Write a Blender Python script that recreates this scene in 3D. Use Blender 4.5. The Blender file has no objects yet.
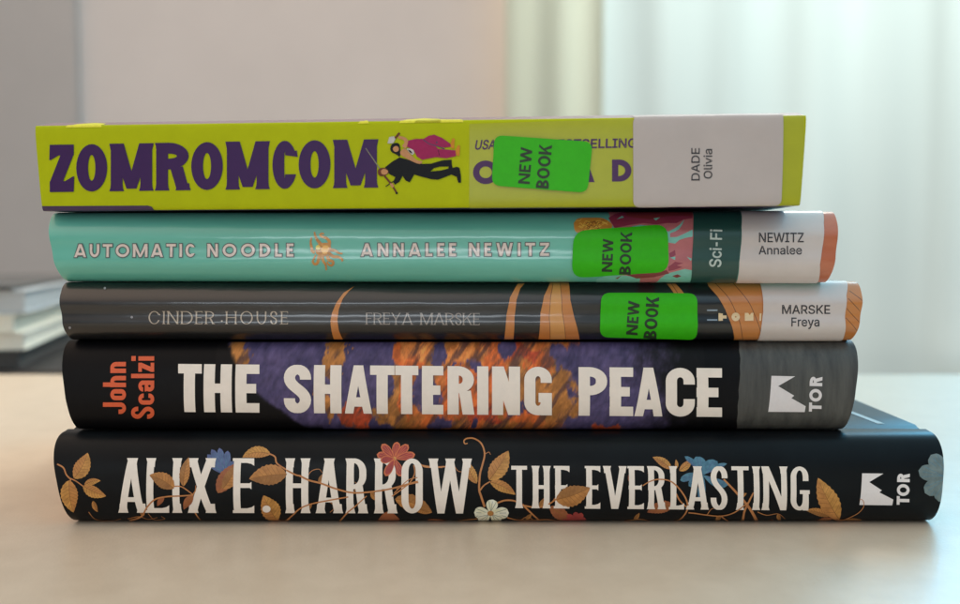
import bpy, bmesh, math, random
from mathutils import Vector, Matrix, noise
from mathutils.geometry import delaunay_2d_cdt
random.seed(7)
S = bpy.context.scene
COL = S.collection
PI = math.pi
MM = 0.001

# ------------------------------------------------------------------ camera
PITCH = math.radians(3.4336)
CAM = Vector((0, -0.26, 0.07716))
FOC = 950.0                                     # focal length in photo pixels (photo 960 x 604)
cd = bpy.data.cameras.new('camera')
cam = bpy.data.objects.new('camera', cd); COL.objects.link(cam)
cam.location = CAM
cam.rotation_euler = (PI/2 - PITCH, 0, 0)
cd.sensor_width = 36; cd.sensor_fit = 'HORIZONTAL'; cd.lens = 36*FOC/960
cd.clip_start = 0.01; cd.clip_end = 50
cd.dof.use_dof = True; cd.dof.focus_distance = 0.262; cd.dof.aperture_fstop = 9.5
S.camera = cam

def ray(px, py):                                # direction of a photo point, used to trace the print off the photo
    dx = (px-480)/FOC; dy = -(py-302)/FOC
    return Vector((dx, math.cos(PITCH)+math.sin(PITCH)*dy, -math.sin(PITCH)+math.cos(PITCH)*dy))

# ------------------------------------------------------------------ colour + materials
def lin(c): 
    c /= 255.0
    return c/12.92 if c <= 0.04045 else ((c+0.055)/1.055)**2.4
def rgb(r, g, b, e=0.45):                       # a print colour as it shows in the photo, under light level e
    return tuple(min(0.9, max(0.004, lin(v)/e)) for v in (r, g, b))

def mat(name, color, rough=0.5, var=0.10, scale=900, bump=0.04, coat=0.0, coat_rough=0.15, spec=0.5, color2=None, stretch=(1,1,1), bscale=None, bdist=0.0002, detail=4):
    m = bpy.data.materials.new(name); m.use_nodes = True
    nt = m.node_tree; N = nt.nodes; L = nt.links
    b = N['Principled BSDF']
    tc = N.new('ShaderNodeTexCoord'); mp = N.new('ShaderNodeMapping'); mp.inputs['Scale'].default_value = stretch
    L.new(tc.outputs['Object'], mp.inputs['Vector'])
    nz = N.new('ShaderNodeTexNoise'); nz.inputs['Scale'].default_value = scale; nz.inputs['Detail'].default_value = detail; nz.inputs['Roughness'].default_value = 0.65
    L.new(mp.outputs['Vector'], nz.inputs['Vector'])
    rp = N.new('ShaderNodeValToRGB')
    rp.color_ramp.elements[0].position = 0.3; rp.color_ramp.elements[1].position = 0.7
    c2 = color2 or tuple(min(1, c*(1+var)) for c in color)
    c1 = color if color2 else tuple(c*(1-var) for c in color)
    rp.color_ramp.elements[0].color = (*c1, 1); rp.color_ramp.elements[1].color = (*c2, 1)
    L.new(nz.outputs['Fac'], rp.inputs['Fac']); L.new(rp.outputs['Color'], b.inputs['Base Color'])
    b.inputs['Roughness'].default_value = rough
    b.inputs['Specular IOR Level'].default_value = spec
    b.inputs['Coat Weight'].default_value = coat; b.inputs['Coat Roughness'].default_value = coat_rough
    if bump:
        nb = N.new('ShaderNodeTexNoise'); nb.inputs['Scale'].default_value = bscale or scale*1.7; nb.inputs['Detail'].default_value = 3
        L.new(mp.outputs['Vector'], nb.inputs['Vector'])
        bp = N.new('ShaderNodeBump'); bp.inputs['Strength'].default_value = bump; bp.inputs['Distance'].default_value = bdist
        L.new(nb.outputs['Fac'], bp.inputs['Height']); L.new(bp.outputs['Normal'], b.inputs['Normal'])
        if coat: L.new(bp.outputs['Normal'], b.inputs['Coat Normal'])
    return m

def attr_mat(name, rough, coat=0.0, coat_rough=0.2, spec=0.5):
    m = bpy.data.materials.new(name); m.use_nodes = True
    nt = m.node_tree; b = nt.nodes['Principled BSDF']
    a = nt.nodes.new('ShaderNodeAttribute'); a.attribute_name = 'paint'
    nt.links.new(a.outputs['Color'], b.inputs['Base Color'])
    b.inputs['Roughness'].default_value = rough; b.inputs['Specular IOR Level'].default_value = spec; b.inputs['Coat Weight'].default_value = coat; b.inputs['Coat Roughness'].default_value = coat_rough
    return m

# ------------------------------------------------------------------ objects
def link_mesh(name, bm, mats, parent=None, smooth=35):
    me = bpy.data.meshes.new(name)
    bm.to_mesh(me); bm.free()
    for m in (mats if isinstance(mats, (list, tuple)) else [mats]): me.materials.append(m)
    if smooth:
        for p in me.polygons: p.use_smooth = True
        me.set_sharp_from_angle(angle=math.radians(smooth))
    o = bpy.data.objects.new(name, me); COL.objects.link(o)
    if parent: o.parent = parent
    return o
def tag(o, label=None, cat=None, group=None, kind=None):
    if label: o['label'] = label
    if cat: o['category'] = cat
    if group: o['group'] = group
    if kind: o['kind'] = kind
    return o
def empty(name, loc, rot=(0,0,0)):
    o = bpy.data.objects.new(name, None); COL.objects.link(o)
    o.location = loc; o.rotation_euler = rot; o.empty_display_size = 0.02
    return o
def box_bm(x0, y0, z0, x1, y1, z1, bevel=0, seg=2):
    bm = bmesh.new()
    bmesh.ops.create_cube(bm, size=1)
    bmesh.ops.scale(bm, vec=(x1-x0, y1-y0, z1-z0), verts=bm.verts)
    bmesh.ops.translate(bm, vec=((x0+x1)/2, (y0+y1)/2, (z0+z1)/2), verts=bm.verts)
    if bevel: bmesh.ops.bevel(bm, geom=bm.edges[:], offset=bevel, segments=seg, profile=0.5, affect='EDGES')
    return bm

# ------------------------------------------------------------------ books
class Book:
    """A closed book lying on its side, spine towards the camera. Local x runs along the spine, y into the book, z up (millimetres)."""
    def __init__(self, name, label, loc, yaw, roll, L, T, D, c, n, taper=(2,2), th=2.4, groove=True, lift_top=0.0, wave=0.0, curl=0.45, group='books in the stack'):
        self.L, self.T, self.D, self.c, self.n, self.th = L, T, D, c, n, th
        self.root = empty(name, [v*MM for v in loc], (0, -roll, yaw))
        tag(self.root, label, 'book', group)
        self.M = Matrix.Translation([v*MM for v in loc]) @ Matrix.Rotation(yaw, 4, 'Z') @ Matrix.Rotation(-roll, 4, 'Y')
        self.Mi = self.M.inverted()
        self.taper, self.groove, self.lift_top, self.curl = taper, groove, lift_top, curl
        H = T/2; lv = []
        K = 40
        for i in range(K+1):
            a = -PI/2 + PI*i/K
            s, q = math.sin(a), math.cos(a)
            z = H + H*math.copysign(abs(s)**(2/n), s); y = c - c*max(0, q)**(2/n)
            if wave: y += wave*math.sin(z*2*PI/(T/2.3)+1.0)*math.sin(PI*i/K)
            lv.append((z, y))
        ext = 26.0
        self.tab = [(-ext, c+ext, 0.0)] + [(z, y, z) for z, y in lv]
        if lift_top:
            for k in range(1, 9):
                t = k/8*14; self.tab.append((T+t, c+t, T+lift_top*math.sin(min(1, t/14)*PI/2)))
            self.tab.append((T+ext, c+ext, T+lift_top))
        elif groove:
            for dy, dz in ((3.0, 0), (4.5, -0.5), (6.2, -0.8), (8.0, -0.5), (9.5, 0), (ext, 0)): self.tab.append((T+dy, c+dy, T+dz))
        else: self.tab.append((T+ext, c+ext, T))
        self.nrm = []
        for i in range(len(self.tab)):
            a = self.tab[max(0, i-1)]; b = self.tab[min(len(self.tab)-1, i+1)]
            d = Vector((b[1]-a[1], b[2]-a[2])).normalized()
            self.nrm.append(Vector((-d.y, d.x)))
    def prof(self, v):
        t = self.tab
        lo, hi = 0, len(t)-1
        if v <= t[0][0]: hi = 1
        elif v >= t[-1][0]: lo = hi-1
        else:
            while hi-lo > 1:
                m = (lo+hi)//2
                if t[m][0] <= v: lo = m
                else: hi = m
        f = (v-t[lo][0])/max(1e-9, t[hi][0]-t[lo][0])
        nn = self.nrm[lo].lerp(self.nrm[hi], f)
        return t[lo][1]+(t[hi][1]-t[lo][1])*f, t[lo][2]+(t[hi][2]-t[lo][2])*f, nn
    def uv(self, px, py):
        o = self.Mi @ CAM; d = (self.Mi.to_3x3() @ ray(px, py))
        o = o/MM; y = 0.0
        for _ in range(5):
            t = (y-o.y)/d.y; p = o+d*t
            y = self.prof(min(self.T, max(0, p.z)))[0]
            y = min(y, self.c*0.8)
        return p.x, p.z
    def lift(self, u, v, eps):
        y, z, nn = self.prof(v)
        x0, x1 = self.xr(y, z); u = min(x1-0.05, max(x0+0.05, u))
        return Vector((u, y+nn.x*eps, z+nn.y*eps))*MM
    def shift(self, z):                          # the two ends lean in a little towards the bottom and at the rounded shoulders
        f = 1-max(0, min(1, z/self.T))
        return f
    def xr(self, y, z):
        f = self.shift(z); e = 0
        if y < self.c:                           # head and tail of the jacket curl in at the shoulders
            q = abs(z/self.T*2-1); e = self.curl*q**4 + 0.22*min(1, self.curl)*noise.noise(Vector((z*0.25, self.L, 1)))
        return self.taper[0]*f**1.15+e, self.L-self.taper[1]*f**1.15-e
    def cover(self, mats, matfn=None, name='cover'):
        T, D, th, c = self.T, self.D, self.th, self.c
        out = [(D, 0.0)] + [(y, z) for v, y, z in self.tab] + [(D, T+self.lift_top)]
        inn = []
        for i, (y, z) in enumerate(out):
            a = out[max(0, i-1)]; b = out[min(len(out)-1, i+1)]
            d = Vector((b[0]-a[0], b[1]-a[1]))
            d.normalize(); inn.append((max(y, 0)+d.y*th if y < c else y, min(T+self.lift_top-th, max(th, z-d.x*th))))
        bm = bmesh.new(); n = len(out)
        def col(side):
            vs = []
            for (y, z) in out + inn[::-1]:
                x0, x1 = self.xr(y, z); vs.append(bm.verts.new((( x0, x1)[side]*MM, y*MM, z*MM)))
            return vs
        A, B = col(0), col(1); m = len(A)
        for i in range(m):
            j = (i+1) % m
            f = bm.faces.new((A[i], A[j], B[j], B[i]))
            if matfn and i < n-1:
                f.material_index = matfn(0.5*(out[i][0]+out[i+1][0]), 0.5*(out[i][1]+out[i+1][1]))
            if i >= n: f.material_index = len(mats)-1 if isinstance(mats, list) and len(mats) > 1 else 0
        for i in range(n-1):
            a, b = i, i+1; ia, ib = m-1-i, m-2-i
            bm.faces.new((A[b], A[a], A[ia], A[ib])); bm.faces.new((B[a], B[b], B[ib], B[ia]))
        bmesh.ops.recalc_face_normals(bm, faces=bm.faces)
        return link_mesh(name, bm, mats, self.root, 40)
    def pages(self, m):
        th = self.th+0.15
        bm = bmesh.new()
        y0, y1 = max(self.c, th)+1.0, self.D-3
        ins = 3.0 if self.groove else 0.6
        prof = []
        for k in range(9):
            z = th+(self.T-2*th)*k/8; prof.append((y1-(2.2*math.sin(PI*k/8) if self.groove else 0), z))
        prof += [(y0, self.T-th), (y0, th)]
        rings = [[bm.verts.new((x*MM, y*MM, z*MM)) for y, z in prof] for x in (self.taper[0]+ins, self.L-self.taper[1]-ins)]
        k = len(prof)
        for i in range(k): bm.faces.new((rings[0][i], rings[0][(i+1)%k], rings[1][(i+1)%k], rings[1][i]))
        bm.faces.new(rings[0][::-1]); bm.faces.new(rings[1])
        bmesh.ops.recalc_face_normals(bm, faces=bm.faces)
        return link_mesh('page_block', bm, m, self.root, 30)

def area2(p): return sum(p[i][0]*p[(i+1)%len(p)][1]-p[(i+1)%len(p)][0]*p[i][1] for i in range(len(p)))

def art(name, book, layers, mats, eps=0.12, parent=None, space='px', smooth=60, dx=None, ripple=0.0):
    """Ink or paper lying on a book's spine. layers = [(polygons, material index)], polygons = [(points, +1/-1)]; later ones cover earlier ones."""
    vs, fs, meta = [], [], []
    for polys, mi in layers:
        for pts, sg in polys:
            q = [book.uv(*p) for p in pts] if space == 'px' else list(pts)
            r = []
            for p in q:
                if not r or abs(p[0]-r[-1][0])+abs(p[1]-r[-1][1]) > 1e-4: r.append(p)
            if len(r) > 2 and abs(r[0][0]-r[-1][0])+abs(r[0][1]-r[-1][1]) < 1e-4: r.pop()
            if len(r) < 3: continue
            a = area2(r)
            if abs(a) < 1e-6: continue
            if a < 0: r.reverse()
            k = len(vs); vs += [Vector(p) for p in r]; fs.append(list(range(k, k+len(r)))); meta.append((sg, mi))
    if not fs: return None
    xs = [v.x for v in vs]; zs = [v.y for v in vs]
    lo, hi = min(zs), max(zs); ed = []
    for v, _, _ in book.tab:
        if lo < v < hi:
            k = len(vs); vs += [Vector((min(xs)-0.5, v)), Vector((max(xs)+0.5, v))]; ed.append((k, k+1))
    if dx:
        x = min(xs)+dx
        while x < max(xs):
            k = len(vs); vs += [Vector((x, lo-0.1)), Vector((x, hi+0.1))]; ed.append((k, k+1)); x += dx
    ov, oe, of, _, _, ofi = delaunay_2d_cdt(vs, ed, fs, 0, 1e-5)
    bm = bmesh.new(); made = {}
    for f, ids in zip(of, ofi):
        if not ids: continue
        sg, mi = meta[max(ids)]
        if sg < 0: continue
        w = []
        for i in f:
            if i not in made: made[i] = bm.verts.new(book.lift(ov[i].x, ov[i].y, eps+ripple*(0.5+noise.noise(Vector((ov[i].x*0.16, ov[i].y*0.20, book.T))))))
            w.append(made[i])
        if len(set(w)) < 3: continue
        try: g = bm.faces.new(w); g.material_index = mi
        except ValueError: pass
    return link_mesh(name, bm, mats, parent or book.root, smooth)

# ------------------------------------------------------------------ shapes in photo pixels (y down) or letter boxes (y up)
def P(*pts): return ([tuple(p) for p in pts], 1)
def rect(x0, y0, x1, y1, sg=1): return ([(x0,y0),(x1,y0),(x1,y1),(x0,y1)], sg)
def stroke(pts, w, cap=False):
    """A ribbon along pts; w is a width, a list of widths or a function of (t, tangent)."""
    n = len(pts); out = []
    T = []
    for i in range(n):
        a = pts[max(0,i-1)]; b = pts[min(n-1,i+1)]
        d = Vector((b[0]-a[0], b[1]-a[1]))
        if d.length < 1e-9: d = Vector((1,0))
        T.append(d.normalized())
    L, R = [], []
    for i in range(n):
        t = i/(n-1)
        ww = w(t, T[i]) if callable(w) else (w[i] if isinstance(w, (list, tuple)) else w)
        nx, ny = -T[i].y*ww/2, T[i].x*ww/2
        if 0 < i < n-1:                          # mitre
            d = Vector((pts[i+1][0]-pts[i][0], pts[i+1][1]-pts[i][1])).normalized()
            k = max(0.5, abs(d.dot(T[i]))); nx /= k; ny /= k
        L.append((pts[i][0]+nx, pts[i][1]+ny)); R.append((pts[i][0]-nx, pts[i][1]-ny))
    for i in range(n-1): out.append(([L[i], L[i+1], R[i+1], R[i]], 1))
    return out
def smooth_path(pts, k=6):
    out = []
    n = len(pts)
    for i in range(n-1):
        p0 = pts[max(0,i-1)]; p1 = pts[i]; p2 = pts[i+1]; p3 = pts[min(n-1,i+2)]
        for j in range(k):
            t = j/k; t2 = t*t; t3 = t2*t
            out.append(tuple(0.5*((2*p1[q])+(-p0[q]+p2[q])*t+(2*p0[q]-5*p1[q]+4*p2[q]-p3[q])*t2+(-p0[q]+3*p1[q]-3*p2[q]+p3[q])*t3) for q in (0,1)))
    out.append(tuple(pts[-1]))
    return out
def vine(pts, w0, w1, k=6):
    s = smooth_path(pts, k); n = len(s)
    return stroke(s, [w0+(w1-w0)*i/(n-1) for i in range(n)])
def ellipse(cx, cy, rx, ry, n=20, rot=0, sg=1):
    c, s = math.cos(rot), math.sin(rot)
    return ([(cx+rx*math.cos(a)*c-ry*math.sin(a)*s, cy+rx*math.cos(a)*s+ry*math.sin(a)*c) for a in (2*PI*i/n for i in range(n))], sg)
def blob(pts, k=5): return (smooth_path(list(pts)+[pts[0]], k)[:-1], 1)
def rrect(x0, y0, x1, y1, rx, ry, sg=1, k=8):
    rx = min(rx, (x1-x0)/2); ry = min(ry, abs(y1-y0)/2); o = []
    for cx, cy, a0 in ((x1-rx, y1-ry, 0), (x0+rx, y1-ry, 90), (x0+rx, y0+ry, 180), (x1-rx, y0+ry, 270)):
        for i in range(k+1):
            a = math.radians(a0+90*i/k); o.append((cx+rx*math.cos(a), cy+ry*math.sin(a)))
    return (o, sg)
def quadround(pts, r, k=5):
    """polygon with every corner rounded by r"""
    o = []; n = len(pts)
    for i in range(n):
        p = Vector(pts[i]); a = Vector(pts[i-1]); b = Vector(pts[(i+1)%n])
        u = p+(a-p).normalized()*r; v = p+(b-p).normalized()*r
        for j in range(k+1):
            t = j/k; q = u*(1-t)**2+p*2*t*(1-t)+v*t*t; o.append((q.x, q.y))
    return (o, 1)

# ------------------------------------------------------------------ display letters drawn stroke by stroke (capitals; box w x h, y up)
def glyph(ch, w, h, sw, sh, fl=0.0, fh=None, rk=0.5, bar=None, mv=0.0):
    """sw = stem, sh = thin bar, fl = flare of stroke ends, rk = corner height of round letters, bar = crossbar height, mv = how far the M stops above the line."""
    o = []; fh = fh or h*0.16
    ry = max(h*rk*0.999, 0.01)
    def R(x0,y0,x1,y1,sg=1): o.append(rect(x0,y0,x1,y1,sg))
    def ft(x0, x1, y, d):                        # flare on a vertical stroke end
        if fl: o.append(([(x0-fl,y),(x1+fl,y),(x1+fl*0.25,y-d*fh*0.45),(x1,y-d*fh),(x0,y-d*fh),(x0-fl*0.25,y-d*fh*0.45)],1))
    def stem(x, y0=0, y1=h, f0=True, f1=True):
        R(x,y0,x+sw,y1)
        if f0: ft(x,x+sw,y0,-1)
        if f1: ft(x,x+sw,y1,1)
    def arm(x0, x1, y, dn=1):                    # horizontal arm, its free end flared towards dn
        R(x0,y,x1,y+sh)
        if fl:
            if dn < 0: o.append(([(x1,y+sh),(x1-fh*0.8,y),(x1-fh*0.3,y-fl*0.7),(x1,y-fl*1.9)],1))
            else: o.append(([(x1,y),(x1,y+sh+fl*1.9),(x1-fh*0.3,y+sh+fl*0.7),(x1-fh*0.8,y+sh)],1))
    def leg(xb, xt, s, y0=0, y1=h): o.append(([(xb,y0),(xb+s,y0),(xt+s,y1),(xt,y1)],1))
    def bowl(y0, y1, x1=w, xs=0):
        r = min(ry, (y1-y0)/2)
        q = [(xs,y0)]+[(x1-(x1-xs)*0.62+(x1-xs)*0.62*math.cos(a), y0+r+r*math.sin(a)) for a in (math.radians(-90+90*i/8) for i in range(9))]
        q += [(x1-(x1-xs)*0.62+(x1-xs)*0.62*math.cos(a), y1-r+r*math.sin(a)) for a in (math.radians(90*i/8) for i in range(9))]+[(xs,y1)]
        o.append((q,1))
        xi = x1-sw; r2 = max(0.05, min(r-sh, (y1-y0)/2-sh)); wd = max(0.1, min((x1-xs)*0.62-sw*0.8, xi-sw))
        q = [(sw,y0+sh)]+[(xi-wd+wd*math.cos(a), y0+sh+r2+r2*math.sin(a)) for a in (math.radians(-90+90*i/8) for i in range(9))]
        q += [(xi-wd+wd*math.cos(a), y1-sh-r2+r2*math.sin(a)) for a in (math.radians(90*i/8) for i in range(9))]+[(sw,y1-sh)]
        o.append((q,-1))
    def ring():
        o.append(rrect(0,0,w,h,w/2,ry)); o.append(rrect(sw,sh,w-sw,h-sh,w/2-sw*0.5,max(0.1,ry-sh),-1))
    b = (bar if bar is not None else 0.5)*h
    if ch == 'A':
        s = min(sw*1.02, w*0.31); a = s*0.56
        leg(0, w/2-a, s); leg(w-s, w/2+a-s, s)
        yb = (bar if bar is not None else 0.24)*h; xo = (w/2-a)*(yb/h)+s*0.4
        R(xo, yb-sh/2, w-xo, yb+sh/2)
        ft(0,s,0,-1); ft(w-s,w,0,-1)
        if fl: ft(w/2-a, w/2+a, h, 1)
    elif ch == 'C':
        ring(); g = (0.36, 0.66) if rk < 0.4 else ((0.30, 0.70) if fl else (0.26, 0.74))
        R(w*0.52, h*g[0], w+0.6, h*g[1], -1)
        if fl and rk > 0.4: o.append(([(w-sw*0.98,h*0.70),(w+fl*0.4,h*0.66),(w-sw*0.02,h*0.80)],1))
    elif ch == 'G':
        ring(); R(w*0.52, h*0.46, w+1, h*0.67, -1)
        R(w-sw, 0 if rk < 0.35 else h*0.1, w, h*0.46); R(w*0.52, h*0.46-sh, w+fl, h*0.46)
    elif ch == 'D': bowl(0,h); stem(0)
    elif ch == 'E':
        stem(0, f0=False, f1=False); arm(0,w,h-sh,-1); arm(0,w,0,1); R(0,b-sh/2,w*0.86,b+sh/2)
        if fl: o.append(([(w*0.86,b+sh/2+fl),(w*0.86-fh*0.5,b),(w*0.86,b-sh/2-fl)],1)); o.append(rect(-fl,0,0,sh*0.6)); o.append(rect(-fl,h-sh*0.6,0,h))
    elif ch == 'F':
        stem(0, f1=False); arm(0,w,h-sh,-1); R(0,b-sh/2,w*0.84,b+sh/2)
    elif ch == 'H': stem(0); stem(w-sw); R(sw*0.5,b-sh/2,w-sw*0.5,b+sh/2)
    elif ch == 'I': stem(w/2-sw/2)
    elif ch == 'K':
        stem(0); o.append(([(sw*0.9,h*0.42),(w-sw,h),(w,h),(sw*0.9,h*0.42-sw*0.9)],1)); o.append(([(w*0.40,h*0.62),(w-sw*1.1,0),(w+sw*0.1,0),(w*0.40+sw*0.6,h*0.70)],1))
    elif ch == 'L':
        stem(0, f0=False); arm(0,w,0,1)
        if fl: o.append(rect(-fl,0,0,sh*0.6))
    elif ch == 'M':
        stem(0, f1=False); stem(w-sw, f1=False)
        o.append(([(0,h),(sw*1.1,h),(w/2+sw*0.42,mv*h),(w/2-sw*0.42,mv*h)],1)); o.append(([(w,h),(w-sw*1.1,h),(w/2-sw*0.42,mv*h),(w/2+sw*0.42,mv*h)],1))
        if fl: o.append(([(-fl,h),(sw,h),(sw,h-fh),(0,h-fh)],1)); o.append(([(w+fl,h),(w-sw,h),(w-sw,h-fh),(w,h-fh)],1))
    elif ch == 'N':
        stem(0, f1=False); stem(w-sw, f0=False); o.append(([(0,h),(sw*1.05,h),(w,0),(w-sw*1.05,0)],1))
        if fl: o.append(([(-fl,h),(sw,h),(sw,h-fh),(0,h-fh)],1))
    elif ch == 'O': ring()
    elif ch == 'B': bowl(0,h*0.54); bowl(h*0.46,h,w*0.94); stem(0)
    elif ch == 'P': bowl(h*0.42,h); stem(0)
    elif ch == 'R':
        bowl(h*0.44,h,w*0.96); stem(0)
        x = w*0.42; o.append(([(x,h*0.46),(x+sw*1.05,h*0.5),(w*0.98,0),(w*0.98-sw*1.05,0)],1))
        ft(w*0.98-sw*1.05,w*0.98,0,-1)
    elif ch == 'S':
        a = min(ry, h*0.27); yt = h-sh/2; yb = sh/2; xl = sw/2; xr = w-sw/2; rx = (xr-xl)/2; pts = []
        A = a-sh/2
        pts.append((xr, yt-A-h*0.035))
        for i in range(13):
            t = PI*i/12; pts.append((w/2+rx*math.cos(t), yt-A+A*math.sin(t)))
        p0, p3 = pts[-1], (xr, yb+A); p1, p2 = (xl, h*0.53), (xr, h*0.47)
        for i in range(1, 12):
            t = i/12; pts.append(tuple((1-t)**3*p0[q]+3*(1-t)**2*t*p1[q]+3*(1-t)*t*t*p2[q]+t**3*p3[q] for q in (0,1)))
        for i in range(13):
            t = -PI*i/12; pts.append((w/2+rx*math.cos(t), yb+A+A*math.sin(t)))
        pts.append((xl, yb+A+h*0.035))
        o += stroke(pts, lambda t, d: sh+(sw-sh)*abs(d.y)**0.8)
    elif ch == 'T': stem(w/2-sw/2, f1=False); R(0,h-sh,w,h); 
    elif ch == 'U':
        o.append(rrect(0,0,w,h*0.999,w/2,ry)); o.append(rect(0,h*0.6,w,h)); o.append(rrect(sw,sh,w-sw,h*0.9,w/2-sw*0.5,max(0.1,ry-sh),-1)); R(sw,h*0.5,w-sw,h+1,-1)
    elif ch == 'V':
        a = sw*0.6; leg(w/2-a,0,sw); leg(w/2+a-sw,w-sw,sw); ft(0,sw,h,1); ft(w-sw,w,h,1)
    elif ch == 'W':
        a = sw*0.5; q = w*0.27
        leg(q-a,0,sw); leg(q+a-sw,w/2-sw/2,sw); leg(w-q-a,w/2-sw/2,sw); leg(w-q+a-sw,w-sw,sw)
        ft(0,sw,h,1); ft(w-sw,w,h,1); ft(w/2-sw/2,w/2+sw/2,h,1)
    elif ch == 'X':
        leg(0,w-sw*1.1,sw*1.1); leg(w-sw*1.1,0,sw*1.1)
        for y, d in ((0,-1),(h,1)): ft(0,sw*1.1,y,d); ft(w-sw*1.1,w,y,d)
    elif ch == 'Y':
        R(w/2-sw/2,0,w/2+sw/2,h*0.45); leg(w/2-sw/2,0,sw,h*0.42); leg(w/2-sw/2,w-sw,sw,h*0.42); ft(w/2-sw/2,w/2+sw/2,0,-1)
    elif ch == 'Z':
        R(0,h-sh,w,h); R(0,0,w,sh); o.append(([(0,sh*0.9),(sw*1.1,sh*0.9),(w,h-sh*0.9),(w-sw*1.1,h-sh*0.9)],1))
        if fl: o.append(([(0,h),(sh*0.8,h-sh),(fl*0.6,h-sh-fl*3),(-fl*0.3,h-sh-fl*3)],1)); o.append(([(w,0),(w-sh*0.8,sh),(w-fl*0.6,sh+fl*3),(w+fl*0.3,sh+fl*3)],1))
    # lower case, for the upright author name (h = x height unless the letter rises)
    elif ch == 'n': stem(0); o.append(rrect(0,-h,w,h,w/2,w*0.55)); o.append(rrect(sw,-h,w-sw,h-sh,w/2-sw*0.5,w*0.3,-1)); R(-1,-h-1,w+1,0,-1); R(0,0,sw,h)
    elif ch == 'z': R(0,h-sh,w,h); R(0,0,w,sh); o.append(([(0,sh*0.9),(sw*1.15,sh*0.9),(w,h-sh*0.9),(w-sw*1.15,h-sh*0.9)],1))
    elif ch == 'l': R(w/2-sw/2,0,w/2+sw/2,h)
    elif ch == 'a':
        o.append(rrect(0,0,w,h*0.6,w/2,w*0.42)); o.append(rrect(sw,sh,w-sw,h*0.6-sh,w*0.1,w*0.12,-1))
        o.append(rrect(0,h*0.3,w,h,w/2,w*0.42)) ; o.append(rrect(sw,h*0.2,w-sw,h-sh,w*0.1,w*0.12,-1)); R(-1,h*0.6,sw+0.2,h*0.70,-1)
        o.append(rrect(0,0,w*0.9,h*0.6,w*0.45,w*0.42)); o.append(rrect(sw,sh,w-sw,h*0.6-sh,w*0.1,w*0.12,-1)); R(w-sw,0,w,h*0.8)
    elif ch == 'J':
        o.append(rrect(0,0,w,h*0.9,w/2,w*0.5)); o.append(rrect(sw,sh,w-sw,h*0.9,w*0.1,w*0.2,-1)); R(-1,h*0.32,w-sw,h+1,-1); R(w-sw,w*0.4,w,h)
    return o

def word(boxes, cap, base, sw, sh, **k):
    """boxes = [(letter, left, right)] in photo pixels; cap and base give the cap line and the base line as (y at x=0, slope)."""
    out = []
    for ch, x0, x1 in boxes:
        xm = (x0+x1)/2; h = (base[0]+base[1]*xm)-(cap[0]+cap[1]*xm)
        for pts, sg in glyph(ch, x1-x0, h, sw, sh, **k):
            out.append(([(x0+x, base[0]+base[1]*(x0+x)-y) for x, y in pts], sg))
    return out
def spread(text, x0, x1, h, table, space=0.5):
    tot = sum(table.get(c, 0.8)*h for c in text if c != ' ')
    n = sum(1 for a in text[:-1])
    ns = text.count(' ')
    gap = (x1-x0-tot)/max(1, (len(text)-1-ns)+ns*space)
    out = []; x = x0; 
    for i, c in enumerate(text):
        if c == ' ': x += gap*space; continue
        w = table.get(c, 0.8)*h; out.append((c, x, x+w)); x += w+(gap if i+1 < len(text) and text[i+1] != ' ' else 0)
    return out
def line_at(xa, ya, xb, yb):
    s = (yb-ya)/(xb-xa); return (ya-s*xa, s)
def turned(polys, x, y, ang=0.0, sx=1.0):
    """letters set along the spine: turned a quarter to the left, starting at (x, y) and running up"""
    c, s = math.cos(ang), math.sin(ang)
    return [([(x+(-q)*c+p*s, y-(p*c)-q*s) for p, q in pts], sg) for pts, sg in polys]
def row(boxes, sw, sh, **k):
    """boxes = [(letter, x0, x1, y0, h)] in an upright letter space"""
    out = []
    for ch, x0, x1, y0, h in boxes:
        out += [([(x0+x, y0+y) for x, y in pts], sg) for pts, sg in glyph(ch, x1-x0, h, sw, sh, **k)]
    return out

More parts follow.
